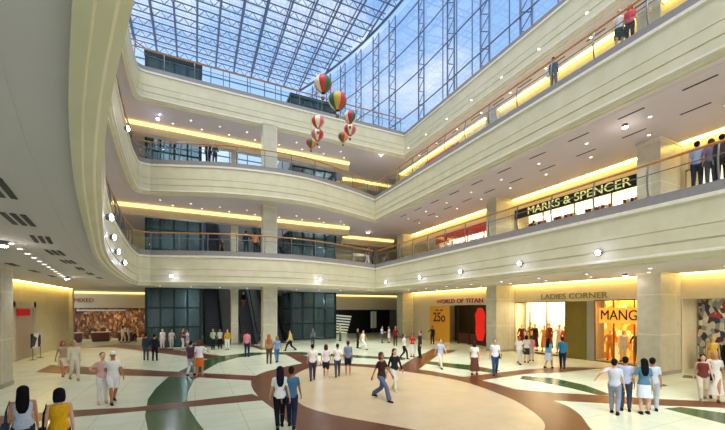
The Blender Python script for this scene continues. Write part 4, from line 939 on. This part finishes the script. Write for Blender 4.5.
# garment racks
def rack(y, z, label, X=XF+1.1, L=1.6, hh=1.5):
    e = empty('clothes_rack', (X, y, z), label, 'clothes rack'); mb = MB()
    for s in (-1, 1): mb.tube([(0, s*L/2, .03), (0, s*L/2, hh)], .02); mb.box((-.25, s*L/2-.02, 0), (.25, s*L/2+.02, .04))
    mb.build('uprights', steel, e); MB().tube([(0, -L/2, hh), (0, L/2, hh)], .02).build('rail', steel, e)
def garment_me(w, h):
    mb = MB(); sec = [(1.0, .06, .03), (.95, .5*w, .05), (.82, .42*w, .07), (.0, .5*w, .09)]
    mb.loft([(0, 0, -h+h*z, rx, ry) for z, rx, ry in reversed(sec)], n=10); mb.tube([(0, 0, 0), (0, 0, .07), (0.02, 0, .09)], .006, 4); return mb.mesh('garment', [None])
gm = [garment_me(.46, .8), garment_me(.44, 1.05), garment_me(.5, .65)]
cols = ['#2a2420', '#a03030', '#d8d0c0', '#5a2c24', '#c86a5a', '#383838', '#e8e4da', '#7a1c1c']
def hang(y0, z, n, pal, where, X=XF+1.1, hh=1.5):
    for i in range(n):
        c = pal[i % len(pal)]; o = link('hanging_garment', gm[i % 3], None, (X, y0-.7+1.4*i/(n-1), z+hh-.08)); o.material_slots[0].link = 'OBJECT'; o.material_slots[0].material = cloth_mat(c)
        tag(o, 'garment on the clothes rack '+where, 'garment', 'garments on the rack '+where)
for k, y in enumerate([11.2, 13.4, 15.6, 17.8]):
    w_ = 'in the long balcony window, %s from the right' % ordn[k]; rack(y, 7.6, 'steel clothes rack '+w_, XF+.6, 1.6, 2.05); hang(y, 7.6, 8, cols[k:]+cols[:k], w_, XF+.6, 2.05)
for k, y in enumerate([21.6, 23.8, 26.0, 27.8]):
    w_ = 'in the far red banded balcony shop, %s from the right' % ordn[k]; rack(y, 7.6, 'steel clothes rack '+w_, XF+.6, 1.5, 1.9); hang(y, 7.6, 7, ['#c01c1c', '#e03a30', '#f0e8e0', '#b82020', '#3a3a44'], w_, XF+.6, 1.9)
for k, y in enumerate([5.6, 8.0]):
    w_ = 'right of the wide pillar, %s from the right' % ordn[k]; rack(y, 0.0, 'steel clothes rack '+w_, XF+1.9); hang(y, 0.0, 8, ['#30404e', '#8a3a30', '#b8b0a0', '#6c7c60', '#222222'], w_, XF+1.9)
shopw = mat('white_shop_wall', srgb('#fbf4e4'), .6, emit=1.1, ecol=srgb('#fff2dc'))
for (ya, yb, za, zb, lab) in [(10.1, 19.1, 7.42, 10.15, 'long bright window of the first balcony shop under the black sign'), (20.4, 28.6, 7.42, 10.1, 'bright window of the far first balcony shop under the red band'), (-2, 8.9, 7.42, 10.1, 'bright first balcony shop window right of the wide pillar')]:
    display(ya, yb, za, zb, shopw, lab, 1.3, div=4, bh=.6)
display(10.6, 12.6, 14.0, 16.6, mat('cream_lit', srgb('#d8d4b8'), .6, emit=.1), 'pale green framed window on the upper balcony', .5, div=1, XF=20.4)
display(15.0, 18.6, 14.0, 16.6, mat('yellow_lit', srgb('#ffe08a'), .6, emit=.8), 'yellow lit window on the upper balcony', .8, div=2, XF=20.4)
box_thing('shop_sign', (20.3, 23.6, 16.85), (20.38, 28.4, 17.5), red, 'plain red sign band on the far part of the upper balcony wall', 'sign')

# ------------------------------------------------------------------ light
def area(loc, rot, sx, sy, power, col=(1, .95, .86), name='ceiling_lamp'):
    l = bpy.data.lights.new(name, 'AREA'); l.shape = 'RECTANGLE'; l.size = sx; l.size_y = sy; l.energy = power; l.color = col
    o = bpy.data.objects.new(name, l); C.objects.link(o); o.location = loc; o.rotation_euler = rot; return o
def spot(x, y, z, p, col=(1, .95, .88)):
    l = bpy.data.lights.new('downlight_beam', 'SPOT'); l.energy = p; l.spot_size = math.radians(140); l.spot_blend = .8; l.shadow_soft_size = .12; l.color = (1, .97, .95)
    o = bpy.data.objects.new('downlight_beam', l); C.objects.link(o); o.location = (x, y, z-.08)
LS = 1.0
for li, (z0, z1) in enumerate(ZB):
    for y in (5.6, 11.0, 16.4, 21.8, 27.2): spot(18.4, y, z1, (170 if li == 0 else 250)*LS)
    for x in (-2.4, 3.9, 8.1, 12.3): spot(x, 30.7, z1, 280*LS)
    for y in (14.5, 20.8, 27, 34): spot(-6.3, y, z1, 190*LS)
for li, (z0, z1) in enumerate(ZB[:2]):
    area((XF+1.0, 17.2 if li == 0 else 14.6, z1-1.3 if li == 0 else 10.1), (0, 0, 0), 1.0, 4 if li == 0 else 8, 160, (1, .85, .6), 'window_lamp')
area((XF+.6, 11.7, 3.7), (0, 0, 0), .8, 2.8, 90, (1, .7, .35), 'window_lamp')
area((XF+1.3, 5, 3.6), (0, 0, 0), 1.5, 6, 120, (1, .9, .75), 'window_lamp')
area((XF+1.2, 24.4, 10.0), (0, 0, 0), 1.0, 7, 130, (1, .9, .8), 'window_lamp')
area((-7.5, 45, 3.2), (0, 0, 0), 6, 1.5, 110, (1, .75, .45), 'shop_lamp')
sun = bpy.data.lights.new('sun', 'SUN'); sun.energy = 3.0; sun.angle = math.radians(30); sun.color = (1, .96, .88)
so = bpy.data.objects.new('sun', sun); C.objects.link(so)
d = Vector((.28, .42, -1.0)).normalized(); so.rotation_euler = d.to_track_quat('-Z', 'Y').to_euler()
# sky with clouds
w = bpy.data.worlds.new('sky'); bpy.context.scene.world = w; w.use_nodes = True; nt = w.node_tree; bg = nt.nodes['Background']
tc = nt.nodes.new('ShaderNodeTexCoord'); n = nt.nodes.new('ShaderNodeTexNoise'); n.inputs['Scale'].default_value = 2.6; n.inputs['Detail'].default_value = 7; n.inputs['Roughness'].default_value = .6
mp = nt.nodes.new('ShaderNodeMapping'); mp.inputs['Scale'].default_value = (1, 1, 1.6); mp.inputs['Location'].default_value = (3.1, .7, .2)
nt.links.new(tc.outputs['Generated'], mp.inputs[0]); nt.links.new(mp.outputs[0], n.inputs['Vector'])
sp = nt.nodes.new('ShaderNodeSeparateXYZ'); nt.links.new(tc.outputs['Generated'], sp.inputs[0])
gr = nt.nodes.new('ShaderNodeValToRGB'); gr.color_ramp.elements[0].position = .0; gr.color_ramp.elements[0].color = (.80, .88, .98, 1); gr.color_ramp.elements[1].position = .75; gr.color_ramp.elements[1].color = (.22, .45, .90, 1)
nt.links.new(sp.outputs[2], gr.inputs[0])
cr = nt.nodes.new('ShaderNodeValToRGB'); cr.color_ramp.elements[0].position = .44; cr.color_ramp.elements[1].position = .60
nt.links.new(n.outputs['Fac'], cr.inputs[0])
mx = nt.nodes.new('ShaderNodeMix'); mx.data_type = 'RGBA'; nt.links.new(cr.outputs[0], mx.inputs[0]); nt.links.new(gr.outputs[0], mx.inputs[6]); mx.inputs[7].default_value = (.90, .92, .98, 1)
nt.links.new(mx.outputs[2], bg.inputs[0]); bg.inputs[1].default_value = 1.22
# ------------------------------------------------------------------ camera
cd = bpy.data.cameras.new('camera'); cam = bpy.data.objects.new('camera', cd); C.objects.link(cam)
cam.location = (0, 0, H); cam.rotation_euler = (PI/2, 0, -math.atan2(FX, FY)); cd.sensor_width = 36; cd.lens = 36*F/725; cd.shift_y = (HY-215)/725; cd.clip_end = 500
sc = bpy.context.scene; sc.camera = cam
sc.view_settings.view_transform = 'Standard'; sc.view_settings.look = 'None'; sc.view_settings.exposure = 0.12; sc.view_settings.gamma = 1
